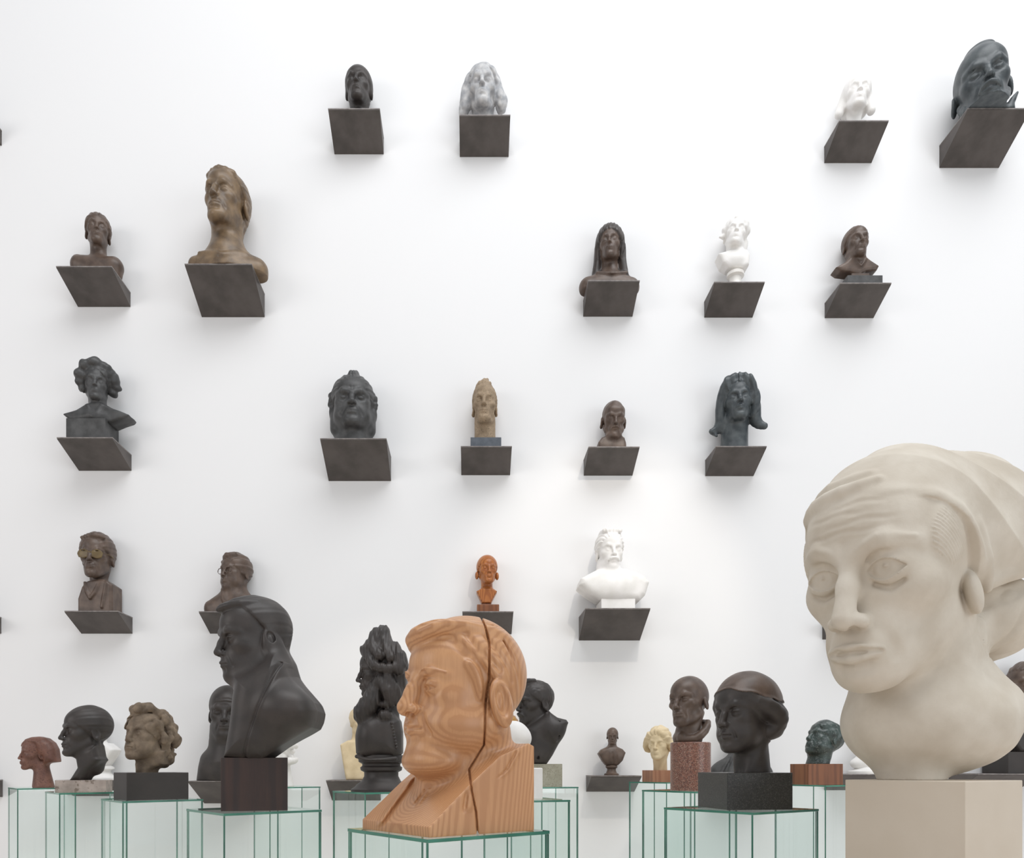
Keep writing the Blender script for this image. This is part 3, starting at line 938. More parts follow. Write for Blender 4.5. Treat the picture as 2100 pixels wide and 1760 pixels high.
# glass cases
glass_case('F1', 35, 1617.5, 17, 156, 3.75, 'glass case under the red-brown head with a cap, leftmost of all')
glass_case('F2', 121, 1627, 92, 262, 3.15, 'glass case under the dark profile head on pink marble')
glass_case('F3', 251, 1644, 207, 417.5, 2.75, 'glass case under the weathered stone head with curls')
glass_case('F4', 459, 1669, 381.5, 660, 2.05, 'glass case under the large black bust on a dark wooden block')
glass_case('F4b', 553, 1615, 520, 657, 3.75, 'glass case behind the large black bust, under a white curly head')
glass_case('F5', 749, 1626, 682.5, 868, 2.75, 'glass case under the bewigged dark bust')
glass_case('F6', 877.5, 1722, 711, 1127.5, 1.36, 'nearest glass case, under the big carved wooden head')
glass_case('F7', 1040, 1643, 990, 1170, 2.55, 'glass case behind the wooden head, lower of the two to its right')
glass_case('F8', 1088, 1615, 1046, 1187, 3.35, 'glass case under the moustached black bust on a pale stone block')
glass_case('F9', 1368, 1605, 1290, 1418, 3.9, 'glass case under the cream woman head on a small wooden block')
glass_case('F10', 1426, 1624, 1316, 1513, 2.95, 'glass case under the bald bronze head on a red granite drum')
glass_case('F11', 1545, 1667, 1361.5, 1679.5, 2.1, 'glass case under the dark woman in a cap on black granite')
glass_case('F12', 1694, 1611, 1588, 1775, 3.3, 'glass case under the dark green head on an orange wooden block')
# ------------------------------------------------------------------ busts on the wall shelves
def on_shelf(key, name, label, bx, dy=0.0):
    s = SH[key]
    return Bust(name, label, bx, s['Y'] + dy, s['z'], group='portrait busts on the wall shelves')


def on_case(key, name, label, bx, Y=None):
    c = CS[key]
    return Bust(name, label, bx, Y or c['Y'], c['z'], group='portrait busts on the glass cases')


# A1 small black head, smooth
b = on_shelf('A1', 'portrait_bust', 'small smooth black head looking up on the upper left shelf', 736)
S = b.H(736, 186, 82, -9, 2, 0, w=0.95, ears=0.8, neck=0.95, neckl=0.7, fine=False, brow=1.1, lips=1.2)
hair_cap(S, 0.03, 0.38, 0.05, -0.12, -0.4, k=0.04, edge=0.1)
rough(S, 0.006, 30)
b.done(M_black, 690, 782, 125)

# A2 mottled grey old man with long hair
b = on_shelf('A2', 'portrait_bust', 'mottled grey old man head with long side hair on the top row', 987)
S = b.H(990, 192, 96, -2, -2, 0, w=0.86, brow=1.7, nose=1.15, fold=1.4, bags=1.0, lid='closed', eye=1.15, ears=0, neck=0.8, neckl=0.6, mouthz=-0.01, hollow=1, eyed=0.012)
S.part = 'hair'
hair_cap(S, 0.035, 0.42, 0.1, 0.0, -0.3, k=0.02)
for sx, dz in ((-1, 0), (1, 0.03)):
    S.chain([(0.27 * sx, -0.02, 0.25), (0.33 * sx, -0.02, 0.05), (0.37 * sx, -0.02, -0.18), (0.40 * sx, 0.02, -0.36 + dz)], [0.1, 0.12, 0.14, 0.09], 0.06)
S.cone((0, 0.2, 0.0), (0, 0.22, -0.4), 0.25, 0.2, 0.1)
curls(S, 0.03, 24)
b.done(M_grey, 930, 1045, 105)

# A3 small white head with a bob
b = on_shelf('A3', 'portrait_bust', 'small white female head with a bob on the top row', 1757)
S = b.H(1756, 199, 76, 14, 0, 4, w=0.92, ears=0, neck=0.78, neckl=0.7, fold=0, brow=0.7, fine=False, lips=1.1)
hair_cap(S, 0.05, 0.34, 0.04, -0.2, -0.2, k=0.02)
for sx in (-1, 1):
    S.chain([(0.27 * sx, 0.05, 0.15), (0.33 * sx, 0.05, -0.12), (0.40 * sx, 0.02, -0.40)], [0.1, 0.12, 0.11], 0.06, part='hair')
S.ell((0, 0.22, -0.18), (0.36, 0.2, 0.3), 0.1, part='hair')
S.box((0, 0.05, -0.62), (0.6, 0.6, 0.12), 0.02, 0.02, 's') if False else None
b.done(M_white, 1700, 1812, 140)

# A4 big dark bearded head
b = on_shelf('A4', 'portrait_bust', 'large dark bearded head with furrowed brow in the top right corner', 2012, -0.075)
S = b.H(2013, 182, 150, 9, -4, -6, w=0.98, brow=1.2, nose=1.05, fold=1.0, bags=0.8, ears=0.95, neck=1.0, neckl=0.45, lid='narrow', browz=-0.01, lips=0.8)
S.ell((0.02, -0.02, 0.45), (0.18, 0.2, 0.05), 0.06, part='hair')
moustache(S, 0.026, 0.13, 0.06)
beard(S, 0.06, -0.42)
curls(S, 0.01, 50, 'beard'); curls(S, 0.008, 50, 'moustache')
b.T('collar')
S.chain([b.p(2060, 232, -12), b.p(2068, 216, -12), b.p(2079, 199, -10)], [7, 6, 2.5], 4)
S.cone(b.p(2010, 260, 0), b.p(2060, 240, -8), 40, 12, 12)
rough(S, 0.25, 0.3)
b.done(M_blue, 1935, 2110, 75)

# B1 boy with bare shoulders
b = on_shelf('B1', 'portrait_bust', 'small brown bust of a boy with bare cut-off shoulders', 200)
S = b.H(201, 478, 72, -4, 2, 2, w=0.9, ears=1.1, neck=0.72, neckl=0.8, fold=0.2, lips=1.1, fine=True, lid='narrow')
hair_cap(S, 0.03, 0.33, 0.02, 0.0, -0.25, k=0.015)
S.cone((0.0, -0.3, 0.42), (0.02, -0.36, 0.3), 0.03, 0.04, 0.04, 's')
strands(S, 0.01, 18, 'back')
b.T('shoulders')
S.cone(b.p(165, 545, 0), b.p(232, 546, 4), 19, 19, 8)
S.cone(b.p(160, 560, 0), b.p(160, 535, 0), 12, 10, 6)
S.cone(b.p(236, 560, 4), b.p(234, 537, 4), 9, 9, 6)
S.ell(b.p(200, 566, 4), (46, 22, 30), 10)
S.cone(b.p(202, 505, 2), b.p(202, 540, 6), 13, 15, 8, part='head')
b.done(M_brown, 140, 262, 425)

# B2 golden bronze man, long neck
b = on_shelf('B2', 'portrait_bust', 'golden bronze bust of a long-necked man looking left', 468, -0.045)
S = b.H(466, 422, 128, -27, 2, 0, w=0.86, jaw=1.02, chin=0.02, brow=1.15, nose=1.0, fold=0.8, ears=1.1, earx=0.015, neck=0.85, neckl=0.75, lid='narrow', cheek=0.95)
hair_cap(S, 0.02, 0.33, 0.06, 0.06, -0.36, k=0.015, back=0.02)
S.cone((0.08, 0.24, -0.1), (0.06, 0.28, -0.38), 0.14, 0.06, 0.08, part='hair')
S.chain([(-0.2, -0.22, 0.33), (0.0, -0.3, 0.36), (0.2, -0.22, 0.33)], [0.04, 0.05, 0.04], 0.06, part='hair')
strands(S, 0.004, 22, 'back')
b.T('shoulders')
S.cone(b.p(462, 480, 6), b.p(466, 560, 8), 29, 36, 14, part='head')
S.cone(b.p(462, 530, 6), b.p(404, 545, 0), 26, 16, 26)
S.cone(b.p(470, 530, 6), b.p(523, 552, 8), 28, 22, 26)
S.cone(b.p(523, 552, 8), b.p(532, 585, 8), 22, 14, 12)
S.cone(b.p(405, 548, 0), b.p(404, 580, 0), 15, 14, 10)
S.ell(b.p(465, 570, 0), (64, 34, 44), 16)
S.chain([b.p(415, 530, -16), b.p(455, 541, -30), b.p(468, 545, -34), b.p(508, 533, -14)], 3, 8)
rough(S, 0.5, 0.22)
b.done(M_gold, 380, 556, 350, cut=586 if False else None)

# B3 woman with long straight hair and a fringe
b = on_shelf('B3', 'portrait_bust', 'brown bust of a long-haired woman with a fringe', 1252)
S = b.H(1251, 508, 76, -2, 2, 0, w=0.88, ears=0, neck=0.75, neckl=0.8, fold=0.1, brow=0.8, nosew=0.85, lips=1.1, lid='narrow', jaw=0.9)
hair_cap(S, 0.055, 0.20, 0.12, -0.1, -0.4, k=0.012, top=0.05, part='hair')
for sx in (-1, 1):
    S.chain([(0.25 * sx, -0.08, 0.3), (0.32 * sx, -0.04, 0.0), (0.33 * sx, 0.02, -0.35), (0.37 * sx, 0.04, -0.68), (0.43 * sx, 0.0, -0.78)], [0.08, 0.09, 0.1, 0.11, 0.05], 0.05, part='hair')
S.box((0, 0.22, -0.3), (0.36, 0.12, 0.45), 0.08, 0.08, part='hair')
strands(S, 0.012, 20, 'down')
b.T('shoulders')
S.cone(b.p(1208, 588, 4), b.p(1293, 588, 4), 20, 19, 8)
S.ell(b.p(1250, 592, 2), (46, 26, 34), 10)
S.cone(b.p(1251, 540, 4), b.p(1251, 575, 6), 14, 19, 10, part='head')
S.chain([b.p(1222, 568, -14), b.p(1246, 576, -25), b.p(1256, 576, -25), b.p(1280, 568, -14)], 2, 6)
b.done({'*': M_brown, 'hair': M_dkbrown}, 1185, 1318, 450)

# B4 white antique-style bust
b = on_shelf('B4', 'portrait_bust', 'small white bust with ruffled hair and bare chest on a round socle', 1508)
S = b.H(1508, 485, 68, 8, 6, 8, w=0.92, ears=0.8, neck=0.8, neckl=0.6, fold=0.3, lips=1.0, smile=0.02)
hair_cap(S, 0.05, 0.33, 0.03, -0.1, -0.35, k=0.02, top=0.05)
for i in range(16):
    a = random.Random(40 + i)
    an = i / 15 * math.pi
    S.ell((0.34 * math.cos(an) * 0.95, 0.0 + a.uniform(-0.1, 0.08), 0.12 + 0.32 * math.sin(an)), a.uniform(0.07, 0.1), 0.05, part='hair')
S.cone((-0.36, -0.05, -0.05), (-0.44, -0.1, -0.1), 0.08, 0.05, 0.03, part='hair')
S.cone((0.3, 0.1, -0.1), (0.36, 0.15, -0.4), 0.09, 0.05, 0.04, part='hair')
curls(S, 0.018, 28)
b.T('chest')
S.cone(b.p(1510, 512, 2), b.p(1508, 535, 2), 15, 18, 8, part='head')
S.poly([(x - b.bx, b.by - y) for x, y in ((1469, 528), (1490, 522), (1528, 520), (1534, 530), (1532, 552), (1520, 557), (1490, 555), (1478, 548))], -16, 18, 0, 8, edge=7)
S.ell(b.p(1503, 540, -8), (17, 12, 10), 10)
b.lathe('socle', 1508, [(20, b.by), (20, b.by - 4), (14, b.by - 9), (11, 580), (12, 571), (17, 568), (17, 562), (11, 558), (11, 553)], M_marble)
b.done(M_white, 1455, 1550, 432, cut=556)

# B5 small dark man with spreading shoulders
b = on_shelf('B5', 'portrait_bust', 'small dark bust of a balding man with narrow spreading shoulders', 1757)
S = b.H(1754, 505, 72, 24, 2, 0, w=0.9, ears=0.9, neck=0.85, neckl=0.55, fold=0.8, brow=1.2, lid='narrow', nose=1.1)
hair_cap(S, 0.02, 0.42, 0.08, 0.0, -0.3, k=0.015)
strands(S, 0.006, 24, 'back')
b.T('shoulders')
S.poly([(x - b.bx, b.by - y) for x, y in ((1708, 556), (1728, 545), (1745, 530), (1762, 528), (1780, 542), (1797, 553), (1792, 562), (1770, 564), (1757, 570), (1742, 566), (1718, 563))], -14, 16, 0, 8, edge=5)
S.cone(b.p(1755, 522, 2), b.p(1755, 548, 4), 13, 16, 8)
S.chain([b.p(1748, 540, -14), b.p(1757, 556, -16), b.p(1768, 540, -14)], 2, 3)
b.done(M_brown, 1695, 1812, 455, cut=571)
b.block('foot', 1740, 1776, 569, M_brown, 26, ybot=None)
b.block('base_slab', 1727, 1798, 579, M_dark, 44)

# C1 curly man
b = on_shelf('C1', 'portrait_bust', 'grey bust of a young man with windblown curls on the left', 200)
S = b.H(199, 793, 76, -7, 0, 2, w=0.92, ears=0, neck=0.75, neckl=0.75, fold=0.4, brow=1.1, lid='narrow')
hair_cap(S, 0.05, 0.30, 0.02, -0.05, -0.3, k=0.02, top=0.05)
for c, r in (((-0.38, -0.1, 0.2), 0.16), ((-0.4, -0.05, 0.02), 0.12), ((-0.25, -0.2, 0.42), 0.17), ((-0.05, -0.25, 0.5), 0.17), ((0.18, -0.18, 0.46), 0.15), ((0.34, -0.08, 0.32), 0.16), ((0.4, -0.03, 0.18), 0.16), ((0.46, 0.0, 0.06), 0.13), ((0.38, 0.05, -0.08), 0.13), ((-0.34, 0.0, -0.12), 0.1), ((0.54, 0.02, 0.06), 0.07)):
    S.ell(c, (r * 1.1, r, r * 0.9), 0.05, part='hair')
curls(S, 0.03, 20)
b.T('shoulders')
S.cone(b.p(200, 825, 2), b.p(203, 858, 4), 16, 21, 8)
S.poly([(x - b.bx, b.by - y) for x, y in ((138, 857), (165, 848), (186, 836), (216, 834), (240, 846), (273, 858), (268, 864), (234, 876), (205, 872), (152, 870))], -20, 22, 0, 8, edge=6)
S.ell(b.p(200, 862, -8), (34, 18, 13), 10)
S.chain([b.p(188, 842, -18), b.p(202, 866, -24), b.p(217, 842, -18)], 3, 4)
rough(S, 0.5, 0.25)
b.done(M_dark, 125, 285, 728, cut=877)
b.block('base_block', 151, 230, 871, M_dark, 58)

# C2 broad scowling head
b = on_shelf('C2', 'portrait_bust', 'broad scowling dark head with receding hair, largest of its row', 724)
S = b.H(724, 834, 118, -3, 2, 0, w=1.08, jaw=1.12, fat=0.04, brow=1.3, browz=-0.012, nose=1.1, nosew=1.25, fold=1.6, bags=1.0, ears=1.1, neck=1.3, neckl=0.6, lid='narrow', mouthw=1.25, lips=0.8)
hair_cap(S, 0.035, 0.4, 0.08, -0.08, -0.3, k=0.012, w=1.08)
S.chain([(0.03, -0.1, 0.5), (0.0, -0.24, 0.43)], [0.08, 0.07], 0.03, part='hair')
for sx in (-1, 1):
    S.chain([(0.36 * sx, -0.02, 0.15), (0.38 * sx, 0.0, 0.0)], [0.06, 0.05], 0.03, part='hair')
    S.cone((0.3 * sx, 0.03, -0.12), (0.3 * sx, 0.02, -0.4), 0.1, 0.09, 0.06, part='head')
S.cone((0.03, -0.4, 0.14), (0.022, -0.415, 0.09), 0.005, 0.006, 0.015, 's', m=True)
strands(S, 0.008, 22, 'back')
S.use('W'); S.part = 'head'
S.cone(b.p(724, 890, 6), b.p(724, 945, 8), 33, 38, 20)
rough(S, 0.5, 0.2)
b.done(M_dark, 655, 795, 755)

# C3 narrow tan head on a slate block
b = on_shelf('C3', 'portrait_bust', 'narrow tan head with a tuft of hair on a blue slate block', 995)
S = b.H(994, 835, 92, -2, 2, 0, w=0.78, jaw=0.85, brow=1.1, nose=1.1, fold=1.2, bags=1.3, ears=0.9, neck=0.75, neckl=0.6, lid='narrow', mouthz=-0.01, lips=1.3, hollow=1)
hair_cap(S, 0.025, 0.40, 0.06, 0.0, -0.3, k=0.02, w=0.8)
S.chain([(-0.1, -0.12, 0.42), (0.02, -0.16, 0.49), (0.06, -0.12, 0.56)], [0.09, 0.07, 0.025], 0.05, part='hair')
S.ell((0.0, -0.2, 0.42), (0.15, 0.08, 0.06), 0.05, part='hair')
strands(S, 0.008, 26, 'back'); rough(S, 0.008, 34)
S.use('W'); S.part = 'head'
S.cone(b.p(995, 870, 6), b.p(995, 912, 8), 19, 22, 12)
b.done(M_tan, 955, 1035, 762, cut=909)
b.block('slate_block', 965, 1027, 907, M_slate, 46)

# C4 small brown head looking down
b = on_shelf('C4', 'portrait_bust', 'small brown bearded head bowed downwards', 1256)
S = b.H(1258, 862, 72, 10, -14, 0, w=0.98, brow=1.3, nose=1.1, fold=1.0, ears=1.2, neck=0.8, neckl=0.45, lid='down', crown=0.02)
moustache(S, 0.025, 0.12, 0.05); beard(S, 0.06, -0.46)
curls(S, 0.01, 44, 'beard'); rough(S, 0.008, 30)
b.T('shoulders')
S.poly([(x - b.bx, b.by - y) for x, y in ((1226, 945), (1225, 912), (1232, 902), (1246, 896), (1256, 906), (1266, 897), (1279, 902), (1282, 912), (1282, 945))], -14, 20, 0, 8, edge=5)
rough(S, 0.6, 0.3)
b.done(M_brown, 1215, 1292, 812)

# C5 dark head with flicked-out hair
b = on_shelf('C5', 'portrait_bust', 'dark female head with parted hair flicking out at the neck', 1508)
S = b.H(1511, 829, 94, 9, 3, -2, w=0.9, jaw=0.92, brow=0.9, nosew=1.0, fold=0.15, lips=1.35, ears=0, neck=0.85, neckl=0.7, cheek=1.05, lid='open', mouthw=0.9)
hair_cap(S, 0.05, 0.33, 0.0, -0.15, -0.4, k=0.015, top=0.05)
S.chain([(0.02, -0.33, 0.44), (0.0, -0.1, 0.58), (0.0, 0.1, 0.6)], 0.02, 0.03, 's')
for sx in (-1, 1):
    S.chain([(0.05 * sx, -0.28, 0.46), (0.22 * sx, -0.3, 0.36), (0.33 * sx, -0.18, 0.14), (0.37 * sx, -0.08, -0.12), (0.36 * sx, 0.0, -0.36), (0.44 * sx, 0.02, -0.5), (0.54 * sx, 0.0, -0.56)], [0.08, 0.1, 0.1, 0.11, 0.12, 0.1, 0.07], 0.05, part='hair')
S.ell((0, 0.22, -0.2), (0.32, 0.2, 0.3), 0.1, part='hair')
S.cone((-0.5, 0.0, -0.6), (-0.46, -0.02, -0.66), 0.05, 0.03, 0.03, part='hair')
strands(S, 0.013, 15, 'down', warp=0.4)
S.use('W'); S.part = 'head'
S.cone(b.p(1508, 870, 6), b.p(1507, 930, 8), 24, 27, 12)
b.done(M_blue, 1436, 1572, 750)

# D1 brown man with brass spectacles
b = on_shelf('D1', 'portrait_bust', 'brown bust of a smiling man with brass-coloured spectacles', 204)
S = b.H(200, 1144, 96, -20, 0, 0, w=0.88, jaw=0.92, brow=0.9, nose=1.1, fold=1.0, ears=0.9, neck=0.78, neckl=0.55, smile=0.02, lid='narrow')
hair_cap(S, 0.035, 0.34, 0.03, -0.08, -0.36, k=0.015, top=0.02)
S.chain([(-0.2, -0.28, 0.34), (0.05, -0.36, 0.38), (0.22, -0.28, 0.36)], [0.04, 0.05, 0.05], 0.04, part='hair')
strands(S, 0.006, 22, 'back')
for sx in (-1, 1):
    cx = 0.135 * sx
    ring = [(cx + 0.105 * math.cos(t) * (1.0), -0.415 + 0.06 * abs(cx + 0.1 * math.cos(t)) , -0.03 + 0.085 * math.sin(t)) for t in np.linspace(0, 2 * math.pi, 13)]
    S.chain(ring, 0.016, 0.004, part='spectacles')
    S.box((cx, -0.405, -0.04), (0.1, 0.016, 0.07), 0.014, 0.006, part='spectacles', rot=(10 * sx, 0, 0))
    S.chain([(0.24 * sx, -0.39, 0.0), (0.32 * sx, -0.2, 0.0), (0.33 * sx, 0.03, -0.01)], 0.012, 0.004, part='spectacles')
S.cone((-0.03, -0.445, -0.0), (0.03, -0.445, -0.0), 0.014, 0.014, 0.004, part='spectacles')
b.T('coat')
S.poly([(x - b.bx, b.by - y) for x, y in ((170, 1280), (170, 1232), (178, 1208), (190, 1196), (222, 1192), (240, 1204), (240, 1280))], -22, 26, 0, 8, edge=5)
S.chain([b.p(184, 1200, -19), b.p(197, 1232, -25), b.p(214, 1200, -19)], 3, 3)
S.cone(b.p(228, 1200, -20), b.p(220, 1250, -24), 2.5, 2.5, 3)
b.done({'*': M_brown, 'spectacles': M_spec_gold}, 155, 256, 1080)

# D2 man with spectacles behind the black bust
b = on_shelf('D2', 'portrait_bust', 'small brown bust with wavy hair and spectacles, half hidden by the black bust', 476)
S = b.H(484, 1177, 78, -46, 2, 0, w=0.96, fat=0.03, brow=1.0, nose=1.05, fold=0.6, ears=0.9, neck=0.95, neckl=0.4, smile=0.015, lid='down')
hair_cap(S, 0.045, 0.34, 0.0, -0.1, -0.36, k=0.015, top=0.02)
S.chain([(-0.14, -0.26, 0.38), (0.04, -0.34, 0.39), (0.16, -0.24, 0.42)], [0.06, 0.075, 0.07], 0.05, part='hair')
strands(S, 0.014, 13, 'back')
for sx in (-1, 1):
    cx = 0.135 * sx
    S.chain([(cx + 0.1 * math.cos(t), -0.415 + 0.06 * abs(cx + 0.1 * math.cos(t)), -0.02 + 0.075 * math.sin(t)) for t in np.linspace(0, 2 * math.pi, 11)], 0.014, 0.004, part='spectacles')
b.T('coat')
S.cone(b.p(482, 1205, 4), b.p(480, 1235, 6), 20, 24, 10)
S.cone(b.p(436, 1247, -4), b.p(475, 1232, 0), 15, 26, 14)
S.cone(b.p(520, 1240, 8), b.p(485, 1232, 4), 15, 26, 14)
S.ell(b.p(478, 1262, 0), (56, 26, 26), 12)
S.chain([b.p(462, 1214, -18), b.p(470, 1244, -26), b.p(492, 1216, -18)], 3, 3)
b.done({'*': M_brown}, 408, 548, 1125)

# D3 small orange wooden bust
b = on_shelf('D3', 'portrait_bust', 'small polished orange wood bust with hair in side buns', 1000)
S = b.H(999, 1171, 62, 10, 2, 0, w=0.95, ears=0, neck=0.68, neckl=0.7, fold=0, brow=0.8, lips=1.0, fine=True, lid='closed')
hair_cap(S, 0.03, 0.37, 0.03, 0.0, -0.2, k=0.01)
S.ell((0.34, 0.04, -0.16), (0.06, 0.1, 0.13), 0.02, m=True, part='hair')
b.T('chest')
S.poly([(x - b.bx, b.by - y) for x, y in ((977, 1215), (988, 1209), (1010, 1209), (1019, 1215), (1006, 1239), (988, 1239))], -12, 14, 0, 5, edge=3)
S.cone(b.p(999, 1195, 2), b.p(998, 1216, 2), 9, 12, 6)
b.done(M_orange, 965, 1033, 1135, cut=1239, cell=1.3)
b.block('base_slab', 978, 1023, 1243, M_oakblock, 34, bev=0.004)
b.block('base_post', 988, 1007, 1236, M_oakblock, 16, ybot=1244)

# D4 white bust with a moustache
b = on_shelf('D4', 'portrait_bust', 'brightly lit white bust of a man with a drooping moustache', 1254)
S = b.H(1250, 1134, 84, 15, 0, 0, w=0.9, brow=1.0, nose=1.0, fold=0.2, ears=1.0, neck=0.95, neckl=0.5, lid='open')
hair_cap(S, 0.03, 0.34, 0.04, 0.0, -0.3, k=0.015, top=0.04)
S.box((0, -0.05, 0.47), (0.24, 0.26, 0.05), 0.04, 0.05, part='hair')
strands(S, 0.012, 24, 'back')
moustache(S, 0.034, 0.15, 0.06)
b.T('coat')
S.cone(b.p(1246, 1165, 4), b.p(1248, 1185, 6), 22, 28, 8)
S.poly([(x - b.bx, b.by - y) for x, y in ((1184, 1206), (1188, 1192), (1222, 1174), (1278, 1172), (1316, 1188), (1326, 1200), (1318, 1226), (1306, 1238), (1225, 1236), (1200, 1220))], -34, 36, 0, 10, edge=14)
S.ell(b.p(1250, 1208, -22), (46, 20, 24), 14)
b.done(M_white, 1172, 1338, 1085, cut=1237)
b.block('foot', 1228, 1296, 1235, M_white, 60)

# E1 white bust behind the dark profile head
b = on_shelf('E1', 'portrait_bust', 'white bust on a round socle, mostly hidden by the dark profile head', 208)
S = b.H(196, 1495, 60, -30, 0, 0, fine=False, neck=0.9, neckl=0.5)
hair_cap(S, 0.03, 0.35)
b.T('shoulders')
S.cone(b.p(198, 1520, 4), b.p(202, 1545, 4), 16, 22, 10)
S.poly([(x - b.bx, b.by - y) for x, y in ((165, 1545), (180, 1530), (225, 1524), (243, 1538), (238, 1548), (222, 1570), (205, 1576), (185, 1572))], -22, 22, 0, 6, edge=8)
b.lathe('socle', 212, [(28, b.by), (28, b.by - 4), (20, b.by - 8), (15, 1586), (14, 1580), (21, 1577), (20, 1573), (13, 1570)], M_white)
b.done(M_white, 155, 250, 1450, cut=1575, cell=2.0)

# E2 bald frowning man
b = on_shelf('E2', 'portrait_bust', 'bald frowning dark bust with a deep brow, on the lowest shelf row', 470, -0.03)
S = b.H(467, 1462, 112, -8, 0, 0, w=0.95, brow=1.3, browz=-0.015, nose=1.05, nosew=1.1, fold=1.2, bags=0.8, ears=0.9, neck=1.15, neckl=0.4, lid='narrow', jaw=1.05, eyed=-0.01)
wrinkles(S, [(-0.2, 0.2, 0.15, 0.015), (-0.18, 0.18, 0.2, 0.02)], amp=0.009, wd=0.013)
hair_cap(S, 0.012, 0.42, 0.08, 0.0, -0.3, k=0.01)
b.T('coat')
S.cone(b.p(470, 1510, 6), b.p(474, 1560, 8), 40, 52, 16)
S.cone(b.p(428, 1560, 0), b.p(416, 1610, 0), 16, 12, 20)
S.cone(b.p(522, 1555, 6), b.p(536, 1610, 6), 18, 14, 20)
S.ell(b.p(472, 1590, -4), (60, 36, 50), 16)
rough(S, 1.0, 0.18, 'coat')
b.done(M_black, 398, 556, 1395)

# E3 cream bust beside the bewigged one
b = on_shelf('E3', 'portrait_bust', 'cream stone bust behind the bewigged bust', 734)
S = b.H(738, 1483, 56, 20, 0, 0, w=0.95, ears=0.7, neck=0.85, neckl=0.7, fold=0.3)
hair_cap(S, 0.06, 0.32, 0.0, -0.1, -0.3, top=0.06, k=0.02)
curls(S, 0.02, 24)
b.T('shoulders')
S.cone(b.p(736, 1505, 4), b.p(734, 1535, 4), 12, 18, 8)
S.poly([(x - b.bx, b.by - y) for x, y in ((700, 1528), (716, 1519), (752, 1519), (768, 1528), (762, 1570), (756, 1600), (712, 1600), (705, 1560))], -20, 22, 0, 6, edge=5)
b.done(M_cream, 690, 780, 1440)

# E8 gilded head behind the white bald head
b = on_shelf('E8', 'portrait_bust', 'gilded bronze bust behind the white bald head, only its crown showing', 1040)
S = b.H(1040, 1500, 72, 20, 0, 0, fine=False, neck=0.9, neckl=0.6)
hair_cap(S, 0.03, 0.35, k=0.02)
strands(S, 0.01, 16, 'back')
b.T('shoulders')
S.cone(b.p(1040, 1530, 4), b.p(1040, 1565, 4), 18, 26, 10)
S.ell(b.p(1040, 1590, 0), (46, 26, 36), 12)
b.done(M_ivory, 985, 1095, 1450, cell=1.8)

# E4 tiny brown bust on a turned foot
b = on_shelf('E4', 'portrait_bust', 'tiny brown bust on a turned foot, alone between the glass cases', 1254)
S = b.H(1256, 1511, 33, 0, 0, 0, w=1.0, ears=0.9, neck=0.85, neckl=0.6, brow=1.2, fine=False)
hair_cap(S, 0.04, 0.34, 0, 0, -0.3, top=0.04)
b.T('coat')
S.poly([(x - b.bx, b.by - y) for x, y in ((1226, 1546), (1232, 1538), (1247, 1531), (1263, 1531), (1276, 1537), (1282, 1544), (1276, 1560), (1266, 1570), (1242, 1570), (1234, 1560))], -11, 14, 0, 5, edge=6)
S.ell(b.p(1254, 1552, -6), (17, 10, 15), 8)
for x in (1246, 1254, 1262): S.cone(b.p(x, 1540, -17), b.p(x, 1566, -14), 1.5, 1.5, 2, 's')
S.cone(b.p(1256, 1522, 1), b.p(1255, 1536, 2), 7, 9, 5)
b.lathe('turned_foot', 1254, [(15, b.by), (15, b.by - 3), (11, b.by - 5), (9, 1580), (9, 1577), (12, 1574), (12, 1571), (9, 1568)], M_brown)
b.done(M_brown, 1218, 1290, 1488, cut=1570, cell=1.0)

# E5 grey draped bust behind the woman
b = on_shelf('E5', 'portrait_bust', 'grey draped bust almost hidden behind the dark woman in a cap', 1520)
S = b.H(1520, 1508, 62, -5, 0, 0, fine=False, neck=0.9)
hair_cap(S, 0.03, 0.35)
b.T('drapery')
S.cone(b.p(1520, 1535, 4), b.p(1520, 1565, 6), 18, 30, 12)
S.ell(b.p(1520, 1590, 2), (66, 30, 40), 14)
for i in range(7):
    x = 1462 + i * 19
    S.cone(b.p(1520 + (x - 1520) * 0.5, 1552, -18), b.p(x, 1600, -26), 2.5, 3, 4)
b.done(M_dark, 1445, 1595, 1470, cell=2.0)

# E6 white bust hidden behind the colossal head
b = on_shelf('E6', 'portrait_bust', 'white bust hidden behind the colossal plaster head, its foot showing', 1768)
S = b.H(1790, 1500, 58, -10, 0, 0, fine=False)
hair_cap(S, 0.03, 0.35)
b.T('shoulders')
S.cone(b.p(1788, 1530, 2), b.p(1782, 1560, 2), 15, 24, 10)
S.ell(b.p(1780, 1566, 0), (36, 20, 16), 8)
b.lathe('socle', 1776, [(34, b.by), (34, b.by - 5), (22, b.by - 10), (18, 1572), (18, 1568)], M_white)
b.done(M_white, 1735, 1830, 1455, cut=1576, cell=2.0)

# E7 dark bust behind the pedestal, at the right edge
b = on_shelf('E7', 'portrait_bust', 'dark bust with brown hair on a black block at the right edge', 2092)
S = b.H(2105, 1405, 92, -30, 0, 0, neck=0.9, neckl=0.5)
hair_cap(S, 0.05, 0.34)
strands(S, 0.01, 16, 'back')
b.T('coat')
S.cone(b.p(2104, 1445, 4), b.p(2104, 1480, 6), 26, 40, 12)
S.poly([(x - b.bx, b.by - y) for x, y in ((2062, 1530), (2060, 1510), (2070, 1485), (2088, 1468), (2120, 1460), (2150, 1480), (2150, 1530), (2134, 1545), (2072, 1545))], -30, 34, 0, 8, edge=8)
b.done({'*': M_black, 'hair': M_brown, 'head': M_brown}, 2050, 2165, 1345, cut=1544)
b.block('black_block', 2040, 2150, 1543, M_blackblock, 76)
